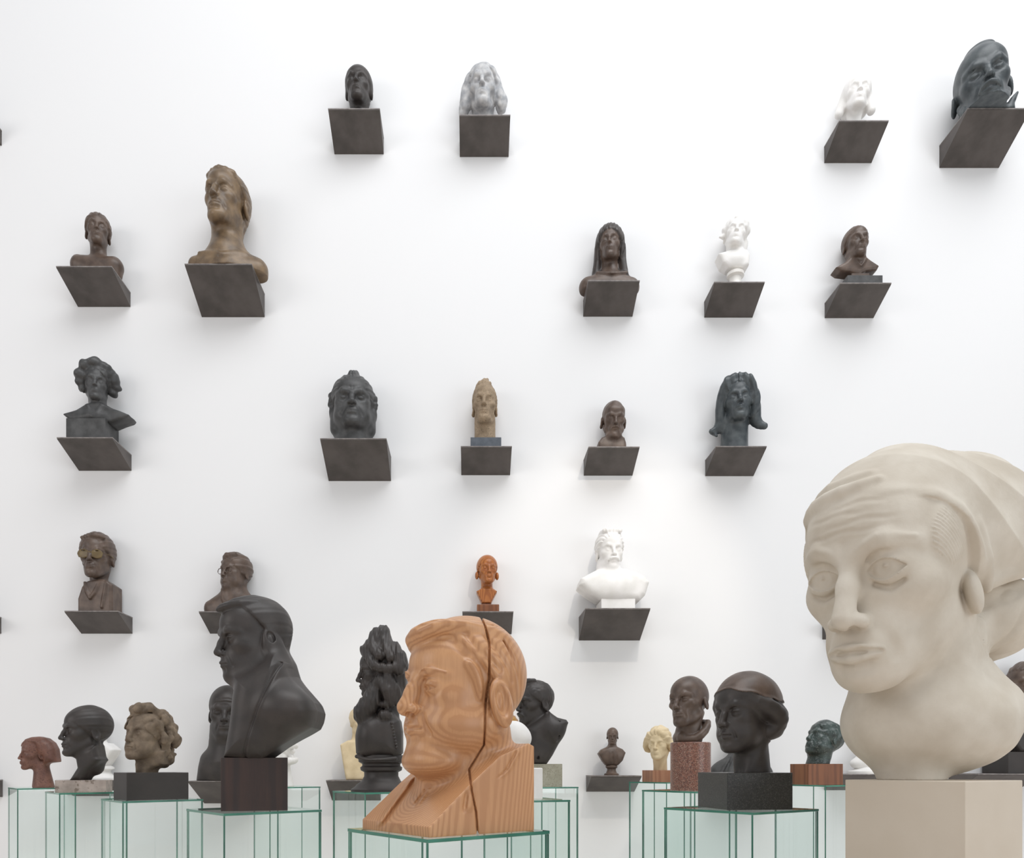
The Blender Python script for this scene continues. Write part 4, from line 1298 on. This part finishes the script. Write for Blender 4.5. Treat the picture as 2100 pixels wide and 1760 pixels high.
# ------------------------------------------------------------------ busts on the glass cases
# F1 red-brown head with a smooth cap, in profile
b = on_case('F1', 'portrait_bust', 'red-brown head with a smooth cap-like wig in profile, leftmost', 82)
S = b.H(75.5, 1546, 67, -82, 0, 0, w=0.9, jaw=0.85, chin=0.0, brow=0.7, nose=1.05, lips=1.15, fold=0, ears=0.95, neck=0.68, neckl=0.55, neckback=0.02, lid='narrow')
b.T('wig')
S.poly([(x - b.bx, b.by - y) for x, y in ((48, 1532), (51, 1524), (58, 1516), (70, 1512), (85, 1511), (98, 1514), (110, 1523), (117, 1536), (121, 1563), (105, 1565), (96, 1566), (94, 1552), (84, 1546), (78, 1530), (64, 1528))], -22, 22, 0, 3, edge=16)
S.cone(b.p(48, 1524, 0), b.p(46, 1528, 0), 2.5, 1.5, 2)
b.S.part = 'head'
S.cone(b.p(86, 1575, 0), b.p(90, 1620, 0), 14, 21, 10)
b.done(M_red, 25, 132, 1500, cell=1.2)

# F2 dark profile head on pink marble
b = on_case('F2', 'portrait_bust', 'dark grey head of a man in left profile on a pink marble slab', 172)
S = b.H(178.5, 1500, 105, -74, 0, 0, w=0.92, chin=0.02, brow=1.0, nose=1.12, fold=0.4, ears=1.0, neck=0.8, neckl=0.35, neckback=0.04, back=0.03)
hair_cap(S, 0.02, 0.35, 0.03, -0.06, -0.32, k=0.02, back=0.03)
strands(S, 0.003, 18, 'back')
b.T('head')
S.poly([(x - b.bx, b.by - y) for x, y in ((150, 1602), (156, 1594), (168, 1575), (165, 1558), (150, 1545), (205, 1530), (210, 1552), (215, 1559), (190, 1584), (178, 1602))], -26, 26, 0, 8, edge=12)
b.done(M_black, 110, 240, 1435, cut=1601, cell=1.25)
b.block('marble_slab', 126, 220, 1600, M_pinkstone, 60, rz=CS['F2']['a'] * 0.35)

# F3 weathered stone head with curls
b = on_case('F3', 'portrait_bust', 'weathered sandstone female head with curls on a dark block', 312)
S = b.H(305, 1510, 110, -48, 9, 0, w=0.98, fat=0.02, jaw=1.0, brow=0.8, nose=0.75, nosew=1.1, fold=0.1, lips=1.15, ears=0.8, neck=0.8, neckl=0.35, lid='open', mouthw=0.85)
hair_cap(S, 0.05, 0.34, 0.02, -0.1, -0.3, k=0.02, back=0.06)
rr = random.Random(5)
for i in range(14):
    t = i / 13
    y, z = -0.34 + 0.5 * t, 0.42 + 0.12 * math.sin(t * 3.0) - 0.45 * t * t
    for sx in (-1, 1):
        S.ell((sx * (0.08 + 0.27 * min(1, t * 1.6)), y, z), (0.08, 0.08, 0.075), 0.02, part='hair')
for i in range(10):
    t = i / 9
    for sx in (-1, 1):
        S.ell((sx * (0.30 + 0.06 * math.sin(t * 3)), -0.16 + 0.34 * t, 0.26 - 0.5 * t), 0.07, 0.02, part='hair')
        S.ell((sx * (0.30 + 0.03 * math.sin(t * 3)), 0.02 + 0.34 * t, 0.34 - 0.42 * t), 0.085, 0.03, part='hair')
S.ell((0.0, -0.3, 0.46), (0.2, 0.1, 0.1), 0.04, part='hair')
S.ell((0.08, 0.4, -0.32), (0.2, 0.17, 0.19), 0.05, part='bun')
curls(S, 0.042, 32); curls(S, 0.04, 32, 'bun', 4)
rough(S, 0.002, 46)
b.T('head')
S.poly([(x - b.bx, b.by - y) for x, y in ((286, 1584), (284, 1568), (288, 1550), (305, 1535), (345, 1540), (340, 1568), (320, 1577), (300, 1584))], -22, 24, 0, 8, edge=8)
b.done(M_stone, 245, 385, 1425, cut=1586, cell=1.15)
b.block('dark_block', 250, 370, 1584.5, M_blackblock, 92, rz=CS['F3']['a'])
lathe_obj('mounting_rod', [(2.4 * b.u, (b.by - 1590) * b.u), (2.4 * b.u, (b.by - 1572) * b.u)], M_black, b.root, c=((313 - b.bx) * b.u, 0, 0), n=12)

# F4 large black bust with a quiff
b = on_case('F4', 'portrait_bust', 'large black bust of a man with a quiff in left profile on a wooden block', 524)
S = b.H(525, 1312, 174, -70, -6, 0, w=0.88, jaw=1.0, chin=0.0, brow=1.0, nose=1.1, fold=0.5, lips=1.0, ears=1.3, earx=0.018, neck=1.1, neckl=0.4, lid='narrow', back=-0.03, earz=0.0)
hair_cap(S, 0.012, 0.38, 0.02, 0.11, -0.36, k=0.012, part='hair')
S.chain([(0.2, -0.02, 0.40), (0.16, -0.2, 0.39), (0.06, -0.33, 0.375), (-0.02, -0.41, 0.345)], [0.03, 0.045, 0.04, 0.014], 0.03, part='hair')
S.chain([(-0.2, -0.1, 0.38), (-0.14, -0.28, 0.36), (-0.04, -0.40, 0.345)], [0.04, 0.05, 0.016], 0.04, part='hair')
S.chain([(0.0, 0.0, 0.46), (0.0, -0.2, 0.43), (0.0, -0.36, 0.37)], [0.05, 0.05, 0.03], 0.06, part='hair')
strands(S, 0.002, 20, 'back')
b.T('coat')
S.poly([(x - b.bx, b.by - y) for x, y in ((478, 1556), (488, 1500), (496, 1440), (503, 1400), (540, 1385), (578, 1356), (592, 1368), (604, 1396), (630, 1420), (652, 1444), (661, 1462), (658, 1482), (652, 1496), (618, 1515), (586, 1534), (556, 1556))], -96, 66, 0, 24, edge=44)
S.ell(b.p(604, 1460, -84), (48, 36, 38), 30)
S.ell(b.p(600, 1462, 60), (50, 36, 40), 30)
S.cone(b.p(548, 1380, 4), b.p(552, 1430, 6), 42, 46, 60)
lz = f32([0, b.by - 1556, b.by - 1490, b.by - 1430, b.by - 1372, 999]); lx = f32([515 - b.bx, 522 - b.bx, 544 - b.bx, 570 - b.bx, 592 - b.bx, 600 - b.bx])
S.disp(lambda q: (np.where((q[:, 1] < 0) & (q[:, 2] < b.by - 1366), 1.0, 0.0) * (lambda t: 2.6 * np.exp(-(t / 3.0) ** 2) - 1.6 * np.exp(-((t - 6) / 4.0) ** 2))(q[:, 0] - np.interp(q[:, 2], lz, lx))).astype(np.float32), 'coat')
S.plane(b.p(652, 1496, 0), (0.5, 0.0, -0.82), 2)
S.plane(b.p(580, 1537, 0), (0.28, -0.62, -0.7), 4) if False else None
b.done(M_black, 425, 672, 1205, cut=1556, cell=1.5)
b.block('wooden_block', 459, 586, 1554.5, M_darkblock, 118, rz=CS['F4']['a'] * 0.4)

# F4b white curly head behind
b = on_case('F4b', 'portrait_bust', 'white curly-haired head behind the wooden block of the black bust', 585)
S = b.H(574, 1548, 62, -20, 0, 0, ears=0, neck=0.9, neckl=0.4)
hair_cap(S, 0.07, 0.3, 0, -0.1, -0.3, top=0.06, k=0.02)
for i in range(12):
    a = i / 12 * 6.28
    S.ell((0.4 * math.cos(a), 0.05, 0.12 + 0.38 * math.sin(a)), 0.12, 0.03, part='hair')
    S.ell((0.42, -0.2 + 0.5 * (i % 6) / 5, 0.3 - 0.5 * (i // 6)), 0.1, 0.03, part='hair')
curls(S, 0.035, 24)
b.S.use('W'); b.S.part = 'head'
S.cone(b.p(577, 1575, 2), b.p(580, 1618, 4), 17, 22, 10)
b.done(M_white, 530, 625, 1500, cell=1.3)

# F5 bewigged bust
b = on_case('F5', 'portrait_bust', 'dark bust with a tall curled wig on a round moulded socle', 776)
S = b.H(781, 1378, 103, -82, -5, 0, w=0.9, jaw=0.92, brow=0.8, nose=1.15, fold=0.4, ears=0, neck=0.8, neckl=0.5, lips=1.0)
b.T('wig')
S.poly([(x - b.bx, b.by - y) for x, y in ((744, 1332), (752, 1318), (765, 1302), (780, 1288), (790, 1287), (797, 1296), (800, 1314), (816, 1322), (832, 1340), (838, 1370), (834, 1410), (824, 1440), (800, 1450), (785, 1440), (775, 1405), (768, 1378), (757, 1362), (748, 1345)) ], -44, 44, 0, 5, edge=30)
S.cone(b.p(786, 1296, -2), b.p(783, 1330, -6), 12, 26, 12)
for pts, r in (([(750, 1336, -16), (764, 1356, -40), (774, 1372, -48), (800, 1378, -50), (826, 1372, -44)], 10),
               ([(772, 1300, -14), (768, 1330, -38), (784, 1352, -50)], 10), ([(788, 1296, -12), (794, 1330, -40), (806, 1356, -50)], 9),
               ([(812, 1330, -20), (822, 1350, -42), (824, 1380, -46)], 10), ([(786, 1400, -40), (800, 1420, -48), (808, 1440, -40)], 13),
               ([(800, 1395, -46), (814, 1418, -44), (818, 1440, -36)], 10)):
    S.chain([b.p(x, y, d) for x, y, d in pts], r, 6)
S.chain([b.p(774, 1412, -30), b.p(766, 1440, -34), b.p(748, 1464, -32), b.p(740, 1474, -26)], [14, 20, 19, 10], 8)
S.chain([b.p(778, 1412, 28), b.p(768, 1440, 30), b.p(750, 1462, 28)], [12, 16, 14], 8)
S.ell(b.p(796, 1448, -34), (14, 14, 9), 4); S.ell(b.p(794, 1470, -38), (15, 15, 12), 4)
S.disp(lambda q: (0.9 * np.sin(q[:, 0] * 0.5 + q[:, 2] * 0.12 + 2.2 * wob(q, 0.05, 4)) + 0.5 * np.sin(q[:, 0] * 1.0 + 3 * wob(q, 0.05, 4, 5))) * 0.8, 'wig')
b.T('armour')
S.poly([(x - b.bx, b.by - y) for x, y in ((733, 1545), (735, 1510), (741, 1490), (752, 1476), (775, 1464), (805, 1464), (822, 1480), (826, 1500), (826, 1545), (812, 1556), (742, 1556))], -50, 46, 0, 5, edge=34)
S.ell(b.p(762, 1512, -14), (28, 40, 44), 12)
S.cone(b.p(786, 1440, 4), b.p(786, 1480, 4), 26, 32, 10)
for i in range(9):
    S.ell(b.p(808 + i * 1.2, 1486 + i * 6, -46 + i * 0.5), 3, 1.0)
S.chain([b.p(736, 1552, -30), b.p(770, 1560, -50), b.p(815, 1556, -40)], 4, 3)
b.lathe('moulded_socle', 782, [(62, b.by), (62, b.by - 4), (54, b.by - 9), (50, b.by - 14), (40, 1602), (35, 1592), (35, 1584), (42, 1580), (43, 1574), (39, 1571), (39, 1567), (46, 1563), (47, 1556), (44, 1549)], M_black, 1, 0.95)
b.done(M_black, 722, 850, 1275, cut=1560, cell=1.3)

# F7 white egg-like bald head behind the wood head
b = on_case('F7', 'portrait_bust', 'smooth white bald head bowed behind the shoulder of the wooden head', 1062)
S = b.H(1053, 1521, 84, 62, -30, 0, w=0.9, ears=0.9, neck=0.62, neckl=0.5, fold=0, brow=0.6)
b.S.use('W'); b.S.part = 'head'
S.cone(b.p(1058, 1550, 6), b.p(1068, 1590, 8), 24, 30, 14)
b.done(M_white, 1000, 1110, 1462, cut=1590, cell=1.3)
b.block('white_block', 1030, 1103, 1575, M_white, 66, rz=CS['F7']['a'], bev=0.004)

b2 = Bust('portrait_bust', 'small gilded head behind the white bald head, only its crown showing', 1040, WALL - 0.16, EYE - 0.02, group='portrait busts on the wall shelves') if False else None

# F8 moustached black bust
b = on_case('F8', 'portrait_bust', 'black bust of a moustached man with parted hair on a pale stone block', 1110)
S = b.H(1098, 1442, 89, -60, -3, 0, w=0.95, brow=1.3, nose=1.1, fold=0.8, ears=1.05, neck=0.95, neckl=0.4, lid='narrow', chin=0.01, jaw=0.95)
hair_cap(S, 0.03, 0.38, 0.06, -0.02, -0.3, k=0.012)
S.chain([(0.14, -0.08, 0.5), (0.0, -0.25, 0.5), (-0.12, -0.34, 0.45)], [0.05, 0.07, 0.05], 0.03, part='hair')
curls(S, 0.008, 50)
moustache(S, 0.03, 0.12, 0.05)
S.ell((0, -0.33, -0.46), (0.09, 0.08, 0.1), 0.04, part='beard'); curls(S, 0.01, 50, 'beard')
b.T('coat')
S.poly([(x - b.bx, b.by - y) for x, y in ((1072, 1568), (1076, 1530), (1080, 1495), (1100, 1480), (1124, 1462), (1140, 1474), (1158, 1478), (1162, 1484), (1156, 1500), (1146, 1520), (1130, 1550), (1118, 1568))], -44, 36, 0, 10, edge=18)
S.cone(b.p(1102, 1480, 4), b.p(1104, 1510, 4), 24, 30, 10)
S.ell(b.p(1132, 1500, -34), (20, 18, 20), 12)
S.cone(b.p(1122, 1470, -26), b.p(1100, 1555, -40), 2.5, 2.5, 4, 's')
S.cone(b.p(1142, 1478, -40), b.p(1140, 1520, -46), 2, 2, 3, 's')
S.chain([b.p(1118, 1466, -28), b.p(1122, 1500, -46), b.p(1134, 1520, -44)], 3, 4)
b.done(M_black, 1048, 1172, 1388, cut=1568, cell=1.25)
b.block('stone_block', 1070, 1147, 1567, M_greystone, 70, rz=CS['F8']['a'] * 0.2)

# F9 cream woman
b = on_case('F9', 'portrait_bust', 'cream stone head of a woman with parted wavy hair on a wooden block', 1358)
S = b.H(1352, 1526, 66, -16, 0, 0, w=0.95, ears=0, neck=1.05, neckl=0.45, fold=0.1, brow=0.9, nose=1.05, lips=1.0, lid='narrow')
hair_cap(S, 0.05, 0.31, 0.0, -0.1, -0.32, k=0.02, top=0.04)
for sx in (-1, 1):
    S.chain([(0.04 * sx, -0.32, 0.38), (0.22 * sx, -0.28, 0.28), (0.34 * sx, -0.1, 0.08), (0.4 * sx, 0.0, -0.08), (0.36 * sx, 0.08, -0.2)], [0.08, 0.1, 0.11, 0.12, 0.08], 0.04, part='hair')
strands(S, 0.014, 14, 'back')
b.done(M_cream, 1308, 1400, 1482, cut=1581, cell=1.2)
b.block('wooden_block', 1326, 1392, 1580, M_lightblock, 56, rz=0.15)

# F10 bald bronze head on red granite
b = on_case('F10', 'portrait_bust', 'bald gaunt bronze head on a red granite drum', 1414)
S = b.H(1414, 1440, 110, -33, 3, -5, w=0.92, brow=1.2, nose=1.05, fold=1.0, ears=0.9, neck=0.72, neckl=0.32, cheek=1.15, hollow=1, jaw=1.0, chin=0.01, lid='narrow', back=0.02)
b.T('collar')
S.cone(b.p(1412, 1480, 2), b.p(1408, 1518, 2), 21, 26, 8, part='head')
S.chain([b.p(1392, 1516, -16), b.p(1418, 1516, -26), b.p(1438, 1500, -24), b.p(1450, 1482, -6), b.p(1446, 1482, 14)], [7, 8, 8, 6, 5], 5)
S.chain([b.p(1392, 1510, -16), b.p(1390, 1512, 10), b.p(1412, 1508, 24), b.p(1446, 1482, 14)], 7, 5)
b.done(M_brown, 1365, 1468, 1372, cut=1523.5, cell=1.2)
b.lathe('granite_drum', 1416, [(40, b.by), (40, 1524.5), (38.5, 1523)], M_granite)

# F11 dark woman in a cap
b = on_case('F11', 'portrait_bust', 'dark bronze head of a woman in a close cap on black granite', 1524)
S = b.H(1531, 1464, 164, -40, 0, -3, w=0.94, jaw=0.92, fat=0.01, brow=0.75, nose=1.0, nosew=0.95, fold=0.1, lips=1.1, ears=0, neck=1.06, neckl=0.36, neckback=-0.05, mouthw=0.85, lid='down', cheek=0.95)
S.part = 'hair'
hair_cap(S, 0.03, 0.33, 0.0, -0.12, -0.3, k=0.03)
for sx in (-1, 1):
    S.chain([(0.2 * sx, -0.24, 0.22), (0.29 * sx, -0.14, 0.1), (0.36 * sx, 0.04, 0.0), (0.34 * sx, 0.16, -0.1), (0.26 * sx, 0.2, -0.22)], [0.05, 0.085, 0.11, 0.12, 0.1], 0.06)
S.ell((0.16, 0.26, -0.04), (0.2, 0.2, 0.18), 0.08)
S.ell((0.24, 0.12, -0.24), (0.12, 0.12, 0.11), 0.06)
curls(S, 0.012, 18)
Rb = rotm(0, 0, 0)
cc, cr = f32((0, 0.045, 0.125)), f32((0.37, 0.457, 0.412))

def capfn(q):
    p = q - cc
    k0 = np.sqrt(((p / cr) ** 2).sum(1)); k1 = np.sqrt(((p / (cr * cr)) ** 2).sum(1)) + 1e-9
    d = k0 * (k0 - 1) / k1
    zl = 0.29 - 0.17 * (q[:, 1] + 0.38) - 0.6 * q[:, 0] ** 2 + 0.008 * np.sin(q[:, 0] * 24) + 0.007 * np.sin(q[:, 1] * 27 + 1)
    n = zl - q[:, 2]
    rim = np.exp(-(n / 0.022) ** 2) * 0.014
    return np.maximum(d - rim, n)
S.fn(capfn, 0.012, part='cap', c=cc, r=0.5)
rough(S, 0.0035, 30)
b.done(M_black if False else {'*': M_black, 'cap': M_brown}, 1440, 1618, 1362, cut=1586, cell=1.4)
b.block('granite_block', 1456, 1594, 1584.5, M_blackgranite, 128, rz=CS['F11']['a'] * 0.25)

# F12 dark green head looking up
b = on_case('F12', 'portrait_bust', 'dark green bronze head thrown back, on an orange wooden block', 1676)
S = b.H(1690, 1518, 80, -52, 22, -6, w=1.0, fat=0.03, brow=0.9, nose=0.85, nosew=1.1, fold=0.2, lips=1.25, ears=0.7, neck=0.85, neckl=0.3, lid='narrow', cheek=1.1)
hair_cap(S, 0.045, 0.34, 0.0, -0.1, -0.35, k=0.02, back=0.04)
curls(S, 0.03, 20); rough(S, 0.01, 26)
b.T('head')
S.cone(b.p(1684, 1540, 2), b.p(1670, 1580, 2), 20, 19, 12)
b.done(M_green, 1632, 1742, 1472, cut=1568, cell=1.2)
b.block('wooden_block', 1636, 1711, 1567, M_oakblock, 66, rz=0.12)
# F6 big carved wooden head
b = on_case('F6', 'carved_bust', 'big carved wooden head and shoulders with a long black crack, nearest the viewer', 925)
c6 = CS['F6']
S = b.S
yawB = -(90 - math.degrees(c6['a']))
S.frame('T', (0, 0, 0), yawB, 0, 0, 1.0)
S.part = 'coat'
half = c6['s'] / b.u / 2
W = half * 0.83
# block: square footprint, sawn sides, the breast sloping up from the front edge to the collar
S.poly([(-half * 0.93, 0), (-half * 0.93, 20), (-half * 0.30, 96), (half * 0.2, 150), (half * 0.70, 176), (half * 0.80, 170), (half * 0.80, 0)], -W, W, 0, 6, ax=0, edge=2)
S.fn(lambda q: (q[:, 2] - (66 + (q[:, 1] + half) * 0.70 + 60 - np.abs(q[:, 0]) * 0.62)) * 0.75, 10, 'i')
S.cone((0, 30, 110), (0, 40, 190), 96, 92, 22, part='head')
S = b.H(950, 1420, 290, -57, 2, 0, w=1.0, jaw=1.18, fat=0.09, brow=0.5, nose=0.92, nosew=1.5, fold=0.6, lips=1.0, ears=1.3, earx=0.03, earz=-0.03, neck=1.1, neckl=0.2, mouthw=1.05, lid='down', eye=1.2, cheek=1.0, eyed=0.0, chin=-0.01)
S.chain([(0.06, -0.395, 0.085), (0.13, -0.398, 0.115), (0.235, -0.3, 0.085)], [0.004, 0.007, 0.004], 0.012, m=True)
S.ell((0, -0.24, -0.5), (0.24, 0.2, 0.12), 0.06)
S.part = 'hair'
hair_cap(S, 0.045, 0.35, 0.02, 0.1, -0.26, k=0.012, edge=0.05)
S.chain([(-0.26, -0.22, 0.29), (-0.12, -0.345, 0.34), (0.05, -0.36, 0.372), (0.18, -0.26, 0.41), (0.24, -0.05, 0.41), (0.24, 0.16, 0.36), (0.2, 0.32, 0.2)], [0.05, 0.06, 0.062, 0.055, 0.045, 0.04, 0.03], 0.04)
S.chain([(0.285, -0.14, 0.15), (0.312, -0.1, 0.05), (0.318, -0.085, -0.02), (0.31, -0.075, -0.07)], [0.05, 0.032, 0.024, 0.012], 0.03)
for pts in ([(0.235, -0.26, 0.30), (0.29, -0.2, 0.22), (0.335, -0.12, 0.16), (0.35, -0.06, 0.1)],
            [(0.27, -0.16, 0.345), (0.335, -0.1, 0.24), (0.36, 0.0, 0.17), (0.365, 0.05, 0.13)],
            [(0.3, -0.02, 0.34), (0.35, 0.04, 0.25), (0.362, 0.12, 0.15), (0.35, 0.17, 0.06)],
            [(0.28, 0.12, 0.33), (0.33, 0.2, 0.2), (0.32, 0.27, 0.06), (0.28, 0.32, -0.06)],
            [(0.05, -0.42, 0.40), (0.16, -0.33, 0.45), (0.24, -0.1, 0.465), (0.22, 0.1, 0.44)]):
    S.chain(pts, 0.009, 0.04, 's')
# the long crack: a thin sheet through the near side, cut a little way in
CR = [(985, 1262), (1001, 1330), (1001, 1400), (994, 1450), (991, 1530), (962, 1578), (967, 1620), (975, 1660), (979, 1712)]
czs = np.array([b.by - y for x, y in CR][::-1], np.float32); cxs = np.array([x - b.bx for x, y in CR][::-1], np.float32)
S.use('W')
def ln(*pp): return [(x - b.bx, b.by - y) for x, y in pp]


S.scratch(ln((852, 1590), (836, 1620), (812, 1655), (788, 1694)), 5, 4.0, 'coat', -4, 60)
S.scratch(ln((884, 1600), (870, 1625), (852, 1652)), 3.5, 3.0, 'coat', 2.5, 60)
S.scratch(ln((1058, 1538), (1034, 1580), (1016, 1596)), 3, 2.5, 'coat', 2, 60)
S.scratch(ln((958, 1616), (952, 1660)), 4, 4.0, 'coat', 2.5, 60)
S.disp(lambda q: np.where(q[:, 1] < 60, 9.0 * np.exp(-((q[:, 0] - np.interp(q[:, 2], czs, cxs)) / 1.5) ** 2), 0).astype(np.float32))
b.done(M_carved, 725, 1102, 1255, cell=1.75, dep=230)

# F13 colossal plaster head on its pedestal
PY = 1.75
pa, psz, pX = solve_case(1980, 1733, 2098, PY)
pz = EYE - (1603 - PY0) / FPX * PY
root = empty('pedestal', (pX, PY, 0))
tag(root, 'plain beige painted pedestal under the colossal plaster head', 'pedestal')
box_obj('pedestal_body', 0, psz, 0, psz, 0, pz, M_pedestal, root, rz=pa, bev=0.002)
pcx, pcy = pX + psz / 2 * (math.cos(pa) - math.sin(pa)), PY + psz / 2 * (math.cos(pa) + math.sin(pa))
b = Bust('plaster_bust', 'colossal beige plaster head of a woman in a headscarf, looking left', PX0 + FPX * pcx / pcy, pcy, pz, group=None)
S = b.H(1831, 1172, 462, -22, -11, 0, w=0.95, jaw=0.84, brow=0.8, browz=0.018, nose=1.08, nosew=1.12, nosez=-0.035, fold=0.9, lips=0.9, mouthw=1.1, mouthz=-0.035, ears=0.72, earx=-0.03, earz=-0.08, concha=False,
        neck=0.9, neckl=0.3, neckback=0.04, lid='open', eye=1.42, eyed=0.014, lipf=0.001, pupils=True, bags=0.5, cheek=1.02, chin=0.0, smile=-0.008, hollow=0)
for sx in (-1, 1):
    S.chain([(0.04 * sx, -0.395, 0.085), (0.12 * sx, -0.392, 0.128), (0.225 * sx, -0.298, 0.105)], [0.006, 0.013, 0.006], 0.014)
    S.chain([(0, -0.462, -0.294), (0.05 * sx, -0.452, -0.291), (0.112 * sx, -0.402, -0.316)], [0.005, 0.006, 0.003], 0.024)
    S.chain([(0, -0.446, -0.346), (0.05 * sx, -0.437, -0.344), (0.1 * sx, -0.402, -0.327)], [0.012, 0.011, 0.005], 0.026)
wrinkles(S, [(-0.2, 0.16, 0.16, 0.012), (-0.1, 0.2, 0.195, 0.012), (-0.2, 0.1, 0.235, 0.01), (-0.08, 0.16, 0.27, 0.008)], amp=0.0028, wd=0.009)
S.chain([(-0.108, -0.408, -0.322), (-0.06, -0.458, -0.318), (0, -0.474, -0.32), (0.06, -0.458, -0.318), (0.108, -0.408, -0.322)], 0.0055, 0.014, 's')
S.cone((-0.018, -0.425, 0.075), (-0.012, -0.41, 0.13), 0.006, 0.004, 0.02, 's')
# temple hair
S.ell((0.262, -0.1, 0.1), (0.04, 0.13, 0.13), 0.03, part='temple_hair')
S.ell((-0.262, -0.1, 0.1), (0.04, 0.13, 0.13), 0.03, part='temple_hair#2')
S.ell((0.1, 0.58, -0.27), (0.27, 0.28, 0.21), 0.05, part='hair_bun')
S.ell((0.1, 0.3, -0.33), (0.16, 0.16, 0.13), 0.05, part='hair_bun')
for pn in ('temple_hair', 'temple_hair#2'):
    S.disp(lambda q: (0.0022 * np.sin((q[:, 2] + q[:, 1] * 0.9) * 330 + 6 * wob(q, 9, 4))).astype(np.float32), pn)
S.disp(lambda q: (-0.016 * (np.abs(wob(q, 60, 5)) - 0.4) - 0.012 * wob(q, 30, 5, 3)).astype(np.float32), 'hair_bun')
ys = [-0.6, -0.40, -0.30, -0.18, -0.06, 0.06, 0.115, 0.16, 0.3, 0.9]
zs = [0.36, 0.325, 0.285, 0.23, 0.14, -0.03, -0.11, -0.17, -0.15, -0.06]
sc1, sr1 = f32((0, 0.08, 0.145)), f32((0.335, 0.47, 0.385))
sc2, sr2 = f32((0.05, 0.55, 0.1)), f32((0.35, 0.48, 0.41))


def scarf(q):
    def el(c, r):
        p = q - c
        k0 = np.sqrt(((p / r) ** 2).sum(1)); k1 = np.sqrt(((p / (r * r)) ** 2).sum(1)) + 1e-9
        return k0 * (k0 - 1) / k1
    a, c = el(sc1, sr1), el(sc2, sr2)
    h = np.maximum(0.14 - np.abs(a - c), 0) / 0.14
    d = np.minimum(a, c) - h * h * 0.035
    zl = np.interp(q[:, 1], ys, zs).astype(np.float32) + 0.01 * np.sin(q[:, 0] * 22 + 1.0)
    n = (zl - q[:, 2]) * 0.85
    rim = np.exp(-((n + 0.02) / 0.03) ** 2) * 0.012
    # folds sweep from the forehead back over the crown and down behind the ear
    u = q[:, 1] * 0.62 + q[:, 2] * 0.78 - 0.1 * np.abs(q[:, 0])
    f = 0.018 * (np.abs(np.sin(u * 16 + 0.9 * wob(q, 5, 4))) - 0.6) * np.clip((q[:, 1] + 0.3) * 3, 0, 1) + 0.006 * np.sin((q[:, 2] - 0.4 * q[:, 1]) * 70 + wob(q, 9, 4)) * np.clip((-q[:, 1] - 0.1) * 4, 0, 1) * np.clip(1 - (q[:, 2] - zl) * 9, 0, 1)
    return np.maximum(d - rim + f, n)


S.fn(scarf, 0.008, part='headscarf', c=f32((0, 0.35, 0.12)), r=0.85)
S.chain([(-0.25, -0.2, 0.29), (-0.16, -0.29, 0.325), (-0.02, -0.345, 0.345), (0.1, -0.29, 0.36)], [0.02, 0.026, 0.024, 0.012], 0.03, part='headscarf')
S.chain([(-0.22, -0.18, 0.345), (-0.1, -0.27, 0.385), (0.06, -0.26, 0.39)], [0.016, 0.02, 0.012], 0.03, part='headscarf')
S.chain([(0.3, 0.05, 0.12), (0.31, 0.14, -0.02), (0.29, 0.19, -0.14)], [0.03, 0.028, 0.02], 0.03, part='headscarf')
b.T('neck')
S.cone(b.p(1900, 1300, 60), b.p(1915, 1460, 60), 110, 126, 50)
S.ell(b.p(1942, 1480, 60), (172, 150, 114), 36)
S.cone(b.p(2030, 1400, 50), b.p(2060, 1440, 40), 52, 56, 40)
S.cone(b.p(1890, 1560, 45), b.p(1884, 1606, 30), 64, 60, 30)
S.disp(lambda q: 2.2 * wob(q, 0.05, 6, 2) * np.clip((q[:, 0] + 20) / 120, 0, 1) + 0.8 * wob(q, 0.14, 6, 5) * np.clip(q[:, 0] / 120, 0, 1), 'neck')
b.done(M_plaster, 1620, 2330, 900, cell=2.2, dep=330)
